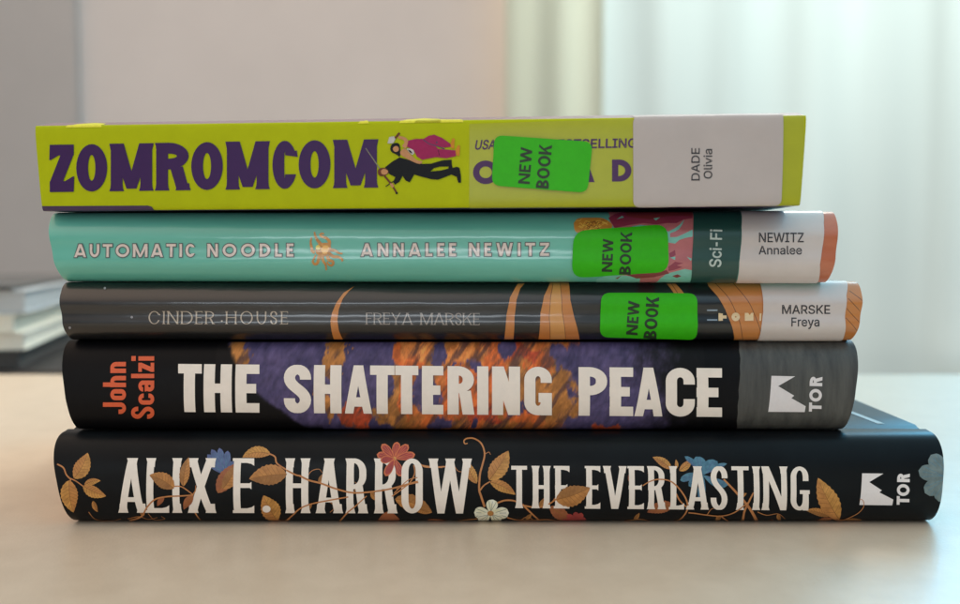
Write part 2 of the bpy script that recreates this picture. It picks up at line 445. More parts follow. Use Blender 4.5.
# plain sans serif outlines (advance, contours) on a 1000 unit square
SANS = {'-':(453,[[337,244,337,188,114,188,114,244]]),'A':(480,[[16,0,201,509,276,509,463,0,395,0,287,302,264,372,232,478,245,478,213,371,191,302,85,0],[110,142,110,199,370,199,370,142]]),'B':(456,[[60,0,60,509,241,509,289,504,329,491,359,469,381,442,394,410,398,374,395,344,387,320,373,301,356,286,315,267,315,262,339,257,363,245,385,227,402,203,414,173,418,136,413,100,400,67,377,39,344,18,301,4,247,0],[125,57,245,57,296,63,330,80,349,105,355,137,352,161,342,184,327,203,306,218,279,228,248,231,125,231],[125,285,238,285,265,288,288,296,308,309,323,326,333,348,336,372,330,403,313,429,283,446,240,452,125,452]]),'D':(502,[[219,0,96,0,96,57,215,57,272,63,318,81,354,110,379,149,394,198,399,255,394,312,379,361,354,399,320,428,275,446,221,452,93,452,93,509,225,509,294,501,353,478,399,441,433,391,455,329,462,255,455,181,433,119,398,68,351,31,291,8],[125,509,125,0,60,0,60,509]]),'E':(419,[[60,0,60,509,372,509,372,452,125,452,125,286,355,286,355,229,125,229,125,57,375,57,375,0]]),'F':(410,[[60,0,60,509,369,509,369,452,125,452,125,278,346,278,346,221,125,221,125,0]]),'G':(520,[[269,-7,205,1,149,25,104,64,69,116,47,179,40,254,47,329,69,393,103,445,149,484,203,508,265,516,304,513,340,504,374,489,403,469,429,445,449,416,465,384,474,349,408,349,387,393,356,427,337,439,315,448,265,456,222,450,183,432,150,404,125,364,109,314,103,254,109,194,125,145,151,105,184,76,224,59,269,53,309,57,345,71,374,93,396,123,410,160,415,202,434,199,283,199,283,256,478,256,478,200,471,141,451,91,419,50,377,19,326,0]]),'I':(300,[[31,0,31,57,118,57,118,452,31,452,31,509,269,509,269,452,183,452,183,57,269,57,269,0]]),'K':(467,[[104,145,104,216,139,261,174,303,212,344,364,509,448,509,231,276,228,276],[60,0,60,509,125,509,125,334,124,225,125,193,125,0],[372,0,188,259,228,309,449,0]]),'L':(393,[[60,0,60,509,125,509,125,57,361,57,361,0]]),'M':(628,[[60,0,60,509,152,509,277,187,287,159,299,123,311,84,322,49,307,49,318,83,330,121,342,158,352,187,476,509,568,509,568,0,504,0,504,291,504,327,505,369,506,413,507,457,513,457,498,409,482,363,467,322,456,291,342,0,286,0,170,291,159,321,145,361,129,408,112,457,119,457,120,416,121,372,122,328,122,291,122,0]]),'N':(523,[[60,0,60,509,136,509,343,183,363,151,388,107,414,55,405,54,401,108,399,157,399,195,399,509,463,509,463,0,387,0,202,290,177,331,148,381,108,452,119,454,122,384,124,328,125,291,125,0]]),'O':(533,[[267,-7,205,1,150,25,105,63,70,115,48,179,40,254,48,329,70,393,105,445,150,484,205,508,267,516,329,508,384,484,429,445,464,393,486,329,493,254,486,179,464,115,429,63,384,25,329,1],[267,53,310,59,349,76,383,105,408,144,425,194,430,254,425,314,408,365,383,404,349,433,310,450,267,456,223,450,184,433,151,404,125,364,109,314,103,254,109,194,125,144,151,105,184,76,223,59]]),'R':(449,[[60,0,60,509,236,509,290,504,333,489,367,465,390,433,405,395,409,352,405,309,390,271,367,240,333,217,289,203,236,198,96,198,96,255,234,255,269,258,298,267,319,281,334,300,342,324,345,352,342,380,334,405,319,425,298,440,269,449,233,452,125,452,125,0],[353,0,230,229,303,229,428,0]]),'S':(447,[[224,-9,172,-4,128,9,91,31,64,60,46,96,38,137,104,137,110,110,123,88,142,71,166,59,194,52,224,49,257,52,286,60,311,74,329,92,341,114,346,139,342,161,332,179,316,193,296,205,245,222,184,239,128,260,86,289,60,326,52,372,58,413,75,448,102,476,138,498,180,511,227,516,275,511,316,498,351,476,377,449,394,415,401,378,337,378,326,412,302,437,267,453,225,459,194,456,167,448,145,435,129,418,118,398,115,376,119,352,131,334,148,319,169,308,212,293,264,279,312,264,359,238,379,220,395,198,405,171,408,139,403,99,386,64,360,34,323,11,278,-4]]),'T':(449,[[32,452,32,509,417,509,417,452,257,452,257,0,193,0,193,452]]),'U':(517,[[259,-8,203,-2,154,15,114,43,85,80,66,124,60,173,60,509,124,509,124,178,128,144,141,113,160,87,187,68,220,56,259,52,298,56,331,68,357,87,377,113,389,144,393,178,393,509,457,509,457,173,451,124,433,80,403,43,363,15,315,-2]]),'W':(686,[[155,0,16,509,82,509,163,196,175,145,187,94,197,40,189,40,200,94,211,145,224,196,306,509,380,509,462,196,474,145,486,94,497,40,488,40,499,94,510,145,523,196,603,509,670,509,530,0,455,0,368,323,351,391,336,475,350,475,335,395,318,323,230,0]]),'Z':(438,[[42,0,42,46,273,385,306,431,341,476,348,454,285,452,223,452,40,452,40,509,397,509,397,462,169,129,134,81,97,33,90,54,152,57,214,57,399,57,399,0]]),'a':(389,[[160,-9,126,-5,94,5,68,22,48,45,35,73,30,108,34,138,43,161,58,179,78,193,125,211,178,220,234,227,265,235,273,243,276,255,276,257,273,279,267,297,256,311,240,322,220,329,196,331,171,329,149,322,118,301,100,274,41,291,57,322,79,346,104,364,133,375,163,382,194,384,239,379,263,372,286,360,306,343,322,320,333,290,337,251,337,0,277,0,277,52,272,52,252,25,236,12,215,1,190,-6],[170,45,202,49,228,59,248,74,263,93,272,115,276,138,276,190,259,182,231,176,200,171,175,168,134,159,117,150,103,139,95,124,92,105,94,87,102,72,114,61,130,52]]),'c':(396,[[207,-8,159,-2,117,16,82,46,56,85,40,133,34,187,40,243,56,291,82,330,117,360,159,378,207,384,260,377,305,356,324,341,340,322,353,301,362,277,303,262,290,289,270,311,242,325,207,330,173,325,145,310,124,287,108,258,99,224,96,187,99,151,108,117,124,89,145,66,173,51,207,46,243,52,271,66,292,89,304,117,363,102,354,78,341,56,325,37,306,21,285,9,261,-1]]),'e':(404,[[212,-8,161,-2,117,16,82,46,56,85,40,132,34,187,39,242,55,290,81,329,115,359,157,378,205,384,236,382,266,374,294,361,319,341,341,315,357,282,368,242,371,194,371,169,75,169,75,221,338,221,310,202,307,237,298,269,283,294,263,314,237,326,205,330,173,326,146,313,125,294,109,270,99,241,96,211,96,178,100,139,110,106,128,80,151,61,179,50,212,46,254,53,271,61,285,73,297,88,306,105,365,91,353,63,335,39,311,19,283,4,249,-5]]),'i':(167,[[53,0,53,379,114,379,114,0],[84,443,67,446,54,455,44,468,41,483,44,499,54,512,67,521,84,524,100,521,114,512,123,499,126,483,123,468,114,455,100,446]]),'l':(189,[[139,-2,101,3,74,20,58,47,53,84,53,509,114,509,114,99,115,77,120,62,130,54,146,52,160,53,170,54,181,3,162,-1]]),'n':(410,[[114,227,114,0,53,0,53,379,112,379,112,287,102,287,124,332,152,362,187,379,227,384,264,380,295,369,321,349,341,321,353,285,357,240,357,0,296,0,296,235,290,275,273,304,246,323,210,329,184,326,161,317,141,303,126,283,117,257]]),'r':(259,[[53,0,53,379,112,379,112,321,115,321,130,347,152,367,181,380,213,385,229,384,243,384,243,322,230,324,207,326,182,323,159,315,140,301,126,284,117,262,114,237,114,0]]),'v':(389,[[163,0,17,379,84,379,165,155,187,87,206,21,184,21,203,87,224,155,305,379,371,379,226,0]]),'y':(389,[[47,-139,61,-86,71,-87,104,-89,118,-84,130,-74,141,-58,151,-36,163,-1,17,379,84,379,165,155,187,87,206,21,184,21,202,87,224,155,305,379,371,379,204,-58,191,-85,177,-107,159,-124,139,-136,117,-143,91,-145,65,-143]])}
SANS['-'] = (350, [[v*0.78-8 if i % 2 == 0 else v for i, v in enumerate(q)] for q in SANS['-'][1]])
def sans(text, width, cap, bold=0.0, slant=0.0):
    """text as outlines in a letter space, y up, fitted to a width and a cap height"""
    tot = sum(SANS[c][0] if c != ' ' else 200 for c in text)
    sx = width/tot; sy = cap/509.0; x = 0; out = []
    for c in text:
        if c == ' ': x += 200; continue
        adv, cs = SANS[c]
        cs = [list(zip(q[0::2], q[1::2])) for q in cs]
        big = max(cs, key=lambda q: abs(area2(q))); sgn = 1 if area2(big) > 0 else -1
        todo = []
        for q in cs:
            a = area2(q)*sgn; n = len(q); r = []
            for i in range(n):
                p0, p1, p2 = Vector(q[i-1]), Vector(q[i]), Vector(q[(i+1)%n])
                d0 = (p1-p0).normalized(); d1 = (p2-p1).normalized(); t = (d0+d1)
                t = t.normalized() if t.length > 1e-6 else d0
                nn = Vector((t.y, -t.x))*sgn*bold/max(0.6, t.dot(d0))
                r.append((p1.x+nn.x, p1.y+nn.y))
            todo.append((r, 1 if a > 0 else -1))
        todo.sort(key=lambda v: -v[1])
        for r, sg in todo: out.append(([((x+p)*sx+slant*q*sy, q*sy) for p, q in r], sg))
        x += adv
    return out
def upright(polys, x, y, ang=0.0):
    c, s = math.cos(ang), math.sin(ang)
    return [([(x+p*c-q*s, y-q*c-p*s) for p, q in pts], sg) for pts, sg in polys]
def Z(ox, oy, s): return lambda *pts: [(ox+x/s, oy+y/s) for x, y in pts]

M_page = mat('page_paper', (0.72,0.66,0.55), 0.85, 0.18, 60, 0.4, stretch=(1,1,60))
M_board = mat('cover_inner_paper', (0.62,0.58,0.5), 0.8)
# library stickers
def sticker_mats(e):
    return (mat('fluorescent_green_paper', rgb(44,156,4,e), 0.45, 0.05, 500, 0.05, spec=0.25), mat('sticker_black_ink', rgb(16,40,14,e), 0.5))
def label_mats(e, gloss=0.0):
    return (mat('white_label_paper', rgb(162,153,149,e), 0.36 if gloss else 0.5, 0.035, 90, 0.25 if gloss else 0.08, bscale=140, bdist=0.0004, coat=gloss, coat_rough=0.12), mat('label_black_ink', rgb(34,32,36,e), 0.5))
def new_book_sticker(b, corners, r, e, l1, l2, ang, label):
    g, k = sticker_mats(e)
    s = art('new_book_sticker', b, [([quadround(corners, r*1.5)], 0)], g, 0.40, dx=1.5, ripple=0.16); tag(s, label)
    t = []
    for tx, wt, (x, y, wd, cp) in (('NEW', (0.80,0.58,1.22), l1), ('BOOK', (0.72,0.92,0.92,0.84), l2)):
        f = wd/(sum(wt)+0.10*(len(tx)-1)); u = 0; bx = []
        for ch, q in zip(tx, wt): bx.append((ch, u, u+q*f, 0, cp)); u += (q+0.10)*f
        t += turned(row(bx, cp*0.22, cp*0.19, rk=0.5, bar=0.52), x, y, ang)
    art('lettering', b, [(t, 0)], k, 0.46, parent=s, dx=1.5, ripple=0.16)
def author_label(b, corners, r, e, lines, turn, gloss=0.0, label=None):
    w, k = label_mats(e, gloss)
    s = art('author_label', b, [([quadround(corners, r) if r else (corners, 1)], 0)], w, 0.30, dx=2, ripple=0.10)
    if label: tag(s, label)
    t = []
    for tx, x, y, wd, cp in lines: t += turned(sans(tx, wd, cp, 10), x, y) if turn else upright(sans(tx, wd, cp, 10), x, y)
    art('lettering', b, [(t, 0)], k, 0.36, parent=s, dx=2, ripple=0.10)

# =================================================================== 5: the black floral hardback at the bottom
E5 = 0.50
b5 = Book('hardcover_book', 'black hardback with gold vines and flowers, at the bottom of the stack on the table',
          (-117.3, -4.2, 0.0), 0, 0, 244.2, 24.9, 165, 9.0, 2.55, taper=(4.0,1.2))
M_b5 = mat('black_floral_jacket', (0.0045,0.005,0.006), 0.38, 0.18, 40, 0.05, spec=0.13, color2=(0.007,0.009,0.0105))
b5.cover([M_b5, M_board]); b5.pages(M_page)
ivory5 = mat('ivory_ink', (0.90,0.80,0.70), 0.5, 0.05, 300)
gold = mat('gold_leaf_ink', rgb(136,92,38,E5*1.3), 0.45, color2=rgb(180,130,64,E5*1.3), scale=420)
gold2 = mat('ochre_leaf_ink', rgb(134,86,40,E5*1.3), 0.45, color2=rgb(170,116,58,E5*1.3), scale=420)
rust = mat('rust_leaf_ink', rgb(112,58,34,E5*1.3), 0.45, color2=rgb(142,82,46,E5*1.3), scale=420)
goldk = mat('leaf_vein_ink', rgb(104,66,24,E5), 0.5)
stem = mat('vine_stem_ink', rgb(146,92,52,E5*1.3), 0.5, color2=rgb(166,110,62,E5*1.3), scale=500)
blue = mat('blue_petal_ink', rgb(50,62,98,E5*1.3), 0.5, color2=rgb(74,88,126,E5*1.3), scale=500)
teal5 = mat('teal_petal_ink', rgb(38,78,98,E5*1.3), 0.5, color2=rgb(74,116,134,E5*1.3), scale=700)
red5 = mat('red_petal_ink', rgb(116,36,36,E5*1.3), 0.5, color2=rgb(146,52,46,E5*1.3), scale=500)
redk = mat('orange_petal_edge_ink', rgb(168,88,52,E5*1.3), 0.5)
white5 = mat('cream_petal_ink', rgb(162,160,132,E5), 0.5, color2=rgb(196,194,168,E5), scale=500)
grey5 = mat('grey_petal_ink', rgb(72,86,88,E5*1.3), 0.5, color2=rgb(98,112,112,E5*1.3), scale=400)
umber = mat('umber_leaf_ink', rgb(112,72,34,E5*1.3), 0.45, color2=rgb(142,96,48,E5*1.3), scale=420)
VM = [gold, gold2, rust, goldk, stem, blue, teal5, red5, redk, white5, grey5, umber]
GO, G2, RU, VE, ST, BL, TE, RE, RK, WH, GR = range(11)
class Flora:
    def __init__(s): s.layers = []
    def leaf(s, base, tip, w, c=GO, bend=0.12, tooth=0.05, veins=True):
        b = Vector(base); t = Vector(tip); d = t-b; n = Vector((-d.y, d.x))
        mid = (b+t)/2+n*bend; K = 18; L = []; R = []; C = []
        for i in range(K+1):
            u = i/K; q = b*(1-u)**2+mid*2*u*(1-u)+t*u*u
            tg = ((mid-b)*(1-u)+(t-mid)*u).normalized(); nn = Vector((-tg.y, tg.x))
            hw = w/2*math.sin(PI*u**0.82)**0.85*(1+tooth*(1 if i % 2 else -1)) if 0 < i < K else 0
            L.append(q+nn*hw); R.append(q-nn*hw*0.92); C.append((q, nn, hw))
        s.layers.append(([([tuple(v) for v in L+R[::-1][1:-1]], 1)], c))
        dark = {GO: G2, G2: 11}.get(c)
        if dark is not None: s.layers.append(([([tuple(q[0]) for q in C]+[tuple(v) for v in R[::-1][1:-1]], 1)], dark))
        if veins:
            v = stroke([tuple(q[0]) for q in C[:-2]], [0.75*(1-0.6*i/K) for i in range(K-1)])
            for i in range(3, K-3, 2):
                for sg in (-1, 1):
                    q, nn, hw = C[i]; q2 = C[min(K, i+2)]
                    e = q2[0]+q2[1]*sg*q2[2]*0.78
                    v += stroke([tuple(q), tuple(e)], 0.38)
            s.layers.append((v, VE))
    def stem(s, pts, w0=1.5, w1=1.1, c=ST): s.layers.append((vine(pts, w0, w1), c))
    def petals(s, cx, cy, tips, w, c, edge=None, vein=None, tooth=0.04, bend=0.0):
        for tx, ty in tips:
            d = Vector((tx-cx, ty-cy)); b = Vector((cx, cy)); n = Vector((-d.y, d.x)).normalized()
            L, R = [], []
            for i in range(13):
                u = i/12; hw = w/2*(math.sin(PI*min(1, u*0.93+0.02))**0.7)*(0.5+0.62*u) if 0 < i < 12 else 0
                q = b+d*u+n*bend*math.sin(PI*u)
                L.append(q+n*hw); R.append(q-n*hw)
            full = [tuple(v) for v in L+R[::-1][1:-1]]
            if edge is not None:
                s.layers.append(([(full, 1)], edge)); ctr = b+d*0.52
                s.layers.append(([([tuple(ctr+(Vector(v)-ctr)*0.80) for v in full], 1)], c))
            else: s.layers.append(([(full, 1)], c))
            if vein is not None:
                v = []
                for k in (-0.28, 0, 0.28): v += stroke([tuple(b+d*0.15), tuple(b+d*0.86+n*w*k)], 0.4)
                s.layers.append((v, vein))
z13 = Z(20,420,4.364); z14 = Z(220,420,4.364); z15 = Z(420,420,4.364); z16 = Z(620,420,4.364); z17 = Z(740,420,4.364)
bk = Flora(); fr = Flora()
def lf(F, z, base, tip, w, c=GO, **k):
    a, b = z(base, tip); F.leaf(a, b, w/4.364, c, **k)
# thin tendrils behind everything
for pts in (((470,430),(520,420),(560,432),(600,424)),((300,400),(330,432),(390,440),(440,430)),):
    bk.stem(z13(*pts), 0.7, 0.4)
for pts in (((380,250),(400,222),(432,214),(446,230)),((470,348),(500,378),(480,402)),((660,330),(690,350),(690,380)),((580,316),(600,290),(590,270))): bk.stem(z14(*pts), 0.8, 0.4)
for pts in (((440,436),(470,420),(500,440)),((600,440),(680,452),(760,450)),((282,150),(300,140),(308,152)),((150,200),(166,222),(190,226))): bk.stem(z15(*pts), 0.8, 0.4)
for pts in (((20,440),(90,432),(160,446),(222,446)),((380,412),(398,388),(420,384)),((150,262),(140,236),(120,232)),((600,400),(640,414),(690,408),(720,430))): bk.stem(z16(*pts), 0.8, 0.4)
for z_, b_, t_, w_ in ((z13,(540,418),(520,388),20),(z13,(320,352),(340,400),22),(z14,(430,272),(452,232),24),(z14,(660,312),(690,352),24),(z14,(400,364),(380,398),20),(z15,(460,430),(486,408),18),(z15,(520,378),(540,340),22),(z16,(440,416),(420,444),20),(z16,(520,330),(552,318),18),(z16,(690,408),(700,440),18),(z16,(60,434),(84,404),18)): lf(bk, z_, b_, t_, w_, G2)
# left sprig
bk.stem(z13((163,192),(190,208),(203,238),(222,258)), 1.6, 1.4); bk.stem(z13((215,252),(245,266),(278,290)), 1.3, 1.0); bk.stem(z13((222,258),(218,275)),1.3,1)
lf(bk,z13,(236,254),(296,143),72); lf(bk,z13,(276,286),(376,331),52,bend=0.1); lf(bk,z13,(282,282),(352,264),30,bend=-0.15); lf(bk,z13,(216,262),(234,402),78,bend=0.1)
# the vine over the first word
fr.stem(z13((478,436),(530,418),(556,378),(590,345),(640,333),(700,330),(758,326)), 1.7, 1.3)
fr.stem(z13((664,290),(706,290),(758,326)), 1.1, 1.1); fr.stem(z13((752,326),(766,308),(768,284)),1.1,.8)
lf(fr,z13,(672,298),(566,240),70,G2,bend=0.14); lf(fr,z13,(714,288),(738,163),46,G2,bend=-0.1); lf(fr,z13,(757,330),(716,388),36,RU); lf(bk,z13,(630,335),(600,375),24,RU,veins=False)
fr.stem(z13((560,405),(588,432),(632,428),(618,418)),.5,.4); bk.stem(z13((762,398),(775,420),(790,438)),1.5,.6)
bk.petals(*z13((898,238))[0], z13((818,150),(836,128),(870,122),(907,134),(822,178),(932,180)), 8.5, BL, vein=TE)
lf(bk,z13,(864,318),(962,186),76,RU,bend=-0.1)
lf(bk,z14,(12,300),(75,190),62,G2,bend=0.1)
# the long vine over the surname
lf(bk,z14,(220,150),(98,164),52,GO,bend=0.26); bk.stem(z14((212,146),(240,160),(250,190),(300,222)),1.5,1.6)
lf(fr,z14,(292,236),(128,256),92,G2,bend=0.06)
fr.stem(z14((290,218),(330,238),(350,242)),1.6,1.6); fr.stem(z14((348,242),(390,262),(440,275),(510,300),(580,316),(660,312),(740,300),(800,284),(864,266)), 1.8, 1.5)
fr.stem(z14((292,434),(318,412),(350,384),(400,364),(470,350),(560,334)), 1.3, 1.3)
fr.stem(z14((520,442),(556,402),(590,375),(640,330)),1.5,1.0); fr.stem(z14((750,332),(800,296),(830,270),(850,232),(846,196)),1.0,1.4); fr.stem(z14((760,318),(820,262),(862,250)),.8,.8)
fr.stem(z14((770,300),(826,280),(866,272)),.8,1.0)
lf(bk,z14,(250,440),(190,328),86,GO,bend=-0.05); bk.stem(z14((240,432),(275,440),(305,430)),1,1)
c = z14((762,168))[0]
bk.petals(*c, z14((684,150),(706,106),(774,96),(822,108),(852,150),(792,246),(722,244)), 9.5, RE, edge=RK, vein=RK)
bk.layers.append(([ellipse(c[0],c[1],1.7,1.7)], GO))
fr.petals(*c, z14((722,244),(700,176)), 8.5, RE, edge=RK)
lf(bk,z14,(764,344),(926,402),76,G2,bend=-0.12); bk.layers.append(([blob(z14((684,442),(712,408),(738,398),(764,412),(782,442)))], RU)); lf(bk,z14,(905,434),(972,434),16,RU,veins=False)
bk.stem(z14((875,196),(915,203),(970,206)),1.2,1.4); bk.stem(z15((0,192),(30,205),(110,203)),1.4,1.4)
lf(bk,z15,(-20,380),(52,402),26,G2)
# the sprig between the two names
bk.stem(z15((208,102),(196,104),(192,92),(204,82),(236,82),(268,104),(282,148),(272,196),(262,236),(258,300),(266,330),(282,378)),1.0,2.2)
bk.stem(z15((262,306),(280,284),(306,268)),1.6,1.2)
lf(bk,z15,(248,276),(198,172),46,GO,bend=-0.08); lf(bk,z15,(302,262),(386,134),80,GO,bend=0.05); lf(bk,z15,(306,270),(416,325),48,GO,bend=-0.12)
bk.stem(z15((336,362),(370,350),(412,352),(455,372),(520,380),(570,362),(590,340)),1.7,1.3); bk.stem(z15((380,424),(430,436),(500,436),(560,434),(640,446)),1.2,.9); bk.stem(z15((448,368),(480,400),(522,438)),1.8,1.4)
lf(bk,z15,(36,434),(115,436),12,RU,veins=False); bk.stem(z15((165,440),(205,434),(250,430)),.8,.8)
c = z15((308,406))[0]
bk.petals(*c, z15((236,402),(318,346),(388,404),(352,440),(256,440)), 13.5, WH, vein=GR)
bk.layers.append(([ellipse(c[0],c[1],3.2,2.6)], G2)); bk.layers.append(([ellipse(c[0],c[1],1.7,1.3)], GO))
lf(fr,z15,(592,346),(742,294),92,G2,bend=0.08); fr.stem(z15((560,366),(592,346),(612,330)),1.4,1.1)
lf(bk,z15,(566,378),(662,446),56,RU,bend=-0.05); bk.petals(*z15((690,446))[0], z15((616,440),(640,412),(676,400),(706,404),(724,430)), 7, RE)
# over the second title
lf(bk,z16,(222,214),(142,162),38,GO); lf(bk,z16,(245,212),(243,172),16,GO,veins=False); lf(bk,z16,(258,220),(312,170),34,GO); 
fr.stem(z16((98,286),(128,268),(165,258),(215,264),(252,292),(284,336),(296,372)),1.0,1.6); bk.stem(z16((296,366),(290,398),(262,432),(222,446)),1.8,.8)
bk.stem(z16((244,320),(262,352),(296,384)),1.6,1.2)
c = z16((362,240))[0]
for tips, w, bd in ((((330,160),),13,2.0),(((282,158),),6,2.0),(((425,180),),12,-3.0),(((466,190),),5,-2),(((262,262),),9,1.5),(((300,288),),10,0),(((470,284),),10,2),(((352,352),),9,0)):
    bk.petals(*c, z16(*tips), w, TE, vein=BL, bend=bd)
fr.stem(z16((298,402),(330,405),(380,412),(440,416),(500,400),(566,352)),1.1,1.1); fr.stem(z16((440,416),(462,432),(500,452)),1.2,.8)
bk.stem(z16((452,258),(485,292),(520,330),(568,388),(602,450)),1.6,3.0); bk.stem(z16((582,316),(560,360),(542,400),(534,452)),1.4,2.4)
fr.stem(z16((540,352),(568,388)),1.6,2.0)
lf(bk,z16,(234,372),(118,402),54,RU,bend=0.1); lf(bk,z16,(44,272),(36,240),16,RU,veins=False); bk.layers.append(([blob(z16((634,455),(652,444),(664,432),(670,446),(672,456)))], RU))
# gold sprig beside the publisher's mark
lf(bk,z17,(432,432),(340,252),92,GO,bend=-0.06); lf(bk,z17,(388,420),(286,393),34,G2); lf(bk,z17,(402,430),(322,452),20,RU); lf(bk,z17,(464,434),(532,434),24,G2)
bk.stem(z17((432,430),(424,442),(412,452)),.8,.8); bk.stem(z17((388,418),(420,434),(462,434)),.8,.9)
fr.stem(z17((424,442),(460,430),(508,408),(534,384),(540,362),(532,346),(520,346)),.8,.5)
c = z17((906,248))[0]
bk.petals(*c, z17((832,152),(778,220),(806,318),(868,356),(880,168)), 19, GR, vein=TE)
art('vine_illustration', b5, bk.layers, VM, 0.10)
cap = line_at(120,458,470,458.6); bas = line_at(120,512.2,470,513)
t = word([('A',120,145.6),('L',148,169.4),('I',172,183),('X',189.5,215),('E',234.5,254.4),('H',286.8,309.2),('A',317.2,341.8),('R',347,367.2),('R',375.5,396.6),('O',401.5,422.8),('W',430,470.5)], cap, bas, 7.0, 4.6, fl=1.5, fh=9, rk=0.24, bar=None)
t.append(ellipse(266.6,508.6,4.1,3.5))
art('author_lettering', b5, [(t, 0)], ivory5, 0.17)
cap = line_at(511,465.7,808,466.4); bas = line_at(511,507.6,808,510)
t = word([('T',511.2,527),('H',532.6,549.4),('E',555,569.4),('E',586,600.2),('V',604,625.4),('E',628.6,643.8),('R',648,665),('L',670,684),('A',687,707.4),('S',710.5,727.3),('T',731.2,748.4),('I',751.8,759.8),('N',762.4,786),('G',790.4,808.2)], cap, bas, 5.7, 3.8, fl=1.3, fh=7, rk=0.24)
art('title_lettering', b5, [(t, 0)], ivory5, 0.17)
pale5 = mat('pale_logo_ink', (0.82,0.76,0.74), 0.5, 0.03)
lg = art('publisher_logo', b5, [([P(*z17((532,232),(625,233),(563,270),(618,306),(607,315),(668,346),(663,371),(520,369)))], 0)], pale5, 0.15)
art('lettering', b5, [(turned(row([('T',0,8.6,0,12.6),('O',8.8,20.6,0,12.6),('R',22.6,31.2,0,12.6)], 3.2, 2.9, rk=0.5), 909, 504.6, 0.02), 0)], pale5, 0.15, parent=lg)
art('vine_overlay', b5, fr.layers, VM, 0.23)
# the front cover, seen edge on from above
gre5 = mat('worn_cover_ink', (0.42,0.42,0.40), 0.5, 0.3, 600)
bmx = bmesh.new()
for q in (((233.6,19.5),(235.6,19.5),(234.2,40),(232.4,40)),):
    bmx.faces.new([bmx.verts.new((x*MM, y*MM, (24.9+0.12)*MM)) for x, y in q])
link_mesh('front_cover_lettering', bmx, gre5, b5.root, 0)

# =================================================================== 4: the black hardback with the painted nebula
E4 = 0.47
b4 = Book('hardcover_book', 'black hardback with heavy white title over purple and orange clouds, second from bottom',
          (-116.1, 0.6, 25.0), 0, 0, 221.2, 25.4, 152, 8.0, 2.5, taper=(2.6,2.6))
M_b4 = mat('black_matte_jacket', (0.0045,0.0042,0.005), 0.45, 0.12, 60, 0.05, spec=0.13)
b4.cover([M_b4, M_board]); b4.pages(M_page)
def mixc(a, b, t): return tuple(a[i]+(b[i]-a[i])*t for i in range(3))
def sm(a, b, x):
    t = max(0, min(1, (x-a)/(b-a))); return t*t*(3-2*t)
def nz(x, y, s, o=4, seed=0): return noise.fractal(Vector((x*s, y*s, seed)), 0.6, 2.1, o)
PUR = [(58,50,78), (40,37,58), (72,62,88)]; ORA = [(172,84,42), (142,92,48), (184,108,56), (146,60,38)]
spots = [(232,350,13,14,1),(240,360,8,12,1),(337,350,8,13,1),(331,366,7,12,1),(322,395,9,14,1),(328,412,8,9,1),(360,415,16,17,3),(404,352,14,13,0),(420,350,18,12,2),(398,382,10,20,1),(392,410,17,18,1),(408,395,8,22,0),
         (448,405,16,18,0),(466,382,20,20,0),(470,352,18,12,2),(490,365,18,26,0),(485,412,26,14,3),(515,352,18,14,0),(530,352,18,10,3),(540,385,26,24,1),(552,372,20,20,1),(530,412,24,12,0),(555,400,18,22,1),(565,360,12,10,1),(607,424,18,7,3),(545,362,14,12,0)]
holes = [(446,351,11,13),(508,350,13,9),(576,357,20,14),(428,386,13,20),(437,420,15,9),(520,403,9,10),(372,360,16,16),(352,352,9,14),(478,424,9,6),(468,366,5,12)]
def nebula(px, py):
    w1 = nz(px, py*0.7, 0.03, 6, 1)*14; w2 = nz(px, py*0.7, 0.03, 6, 9)*10
    x, y = px+w1, py+w2
    o = 0; oc = ORA[1]
    for sx, sy, rx, ry, k in spots:
        d = ((x-sx)/rx)**2+((y-sy)/ry)**2
        f = 1-sm(0.62, 1.05, d)
        if f > 0: oc = mixc(oc, ORA[k], f); o = max(o, f)
    band = sm(-2, 4, x-(396-(py-385)*0.28))*(1-sm(-4, 5, x-(566-(py-385)*0.15)))
    if band > o: oc = mixc(ORA[0], ORA[1], max(0, min(1, 0.4+1.1*nz(px*0.8+py*0.5, py*0.35, 0.035, 4, 21)))); o = band
    for sx, sy, rx, ry in holes:
        d = ((x-sx)/rx)**2+((y-sy)/ry)**2; o *= sm(0.62, 1.08, d)
    n1 = nz(px, py, 0.06, 5, 3); n2 = nz(px*0.9+py*0.5, py*0.5, 0.22, 4, 5)
    p = mixc(PUR[1], PUR[2], 0.5+0.8*n1); p = mixc(p, PUR[0], 0.5)
    c = mixc(p, mixc(oc, tuple(v*0.80 for v in oc), max(0, min(1, 0.5+1.2*n1))), o)
    n3 = nz(px*1.3+py*0.9, py*0.35, 0.07, 5, 33)
    c = mixc(c, (58,40,40), o*max(0, min(0.75, 1.5*n3-0.12)))
    c = tuple(max(0, v*(1+0.16*n2)) for v in c)
    # brush strokes inside the dark rim
    left = 223+(py-343)*0.55+max(0, py-380)*0.75
    a = sm(left-2, left+5, px+w1*0.25)*(1-sm(624, 690, px+w1*2.2))*(1-sm(420,430,py+w2*0.1) if px < 320 else 1)
    return tuple(v*a+s*(1-a) for v, s in zip(c, (8,7,8)))
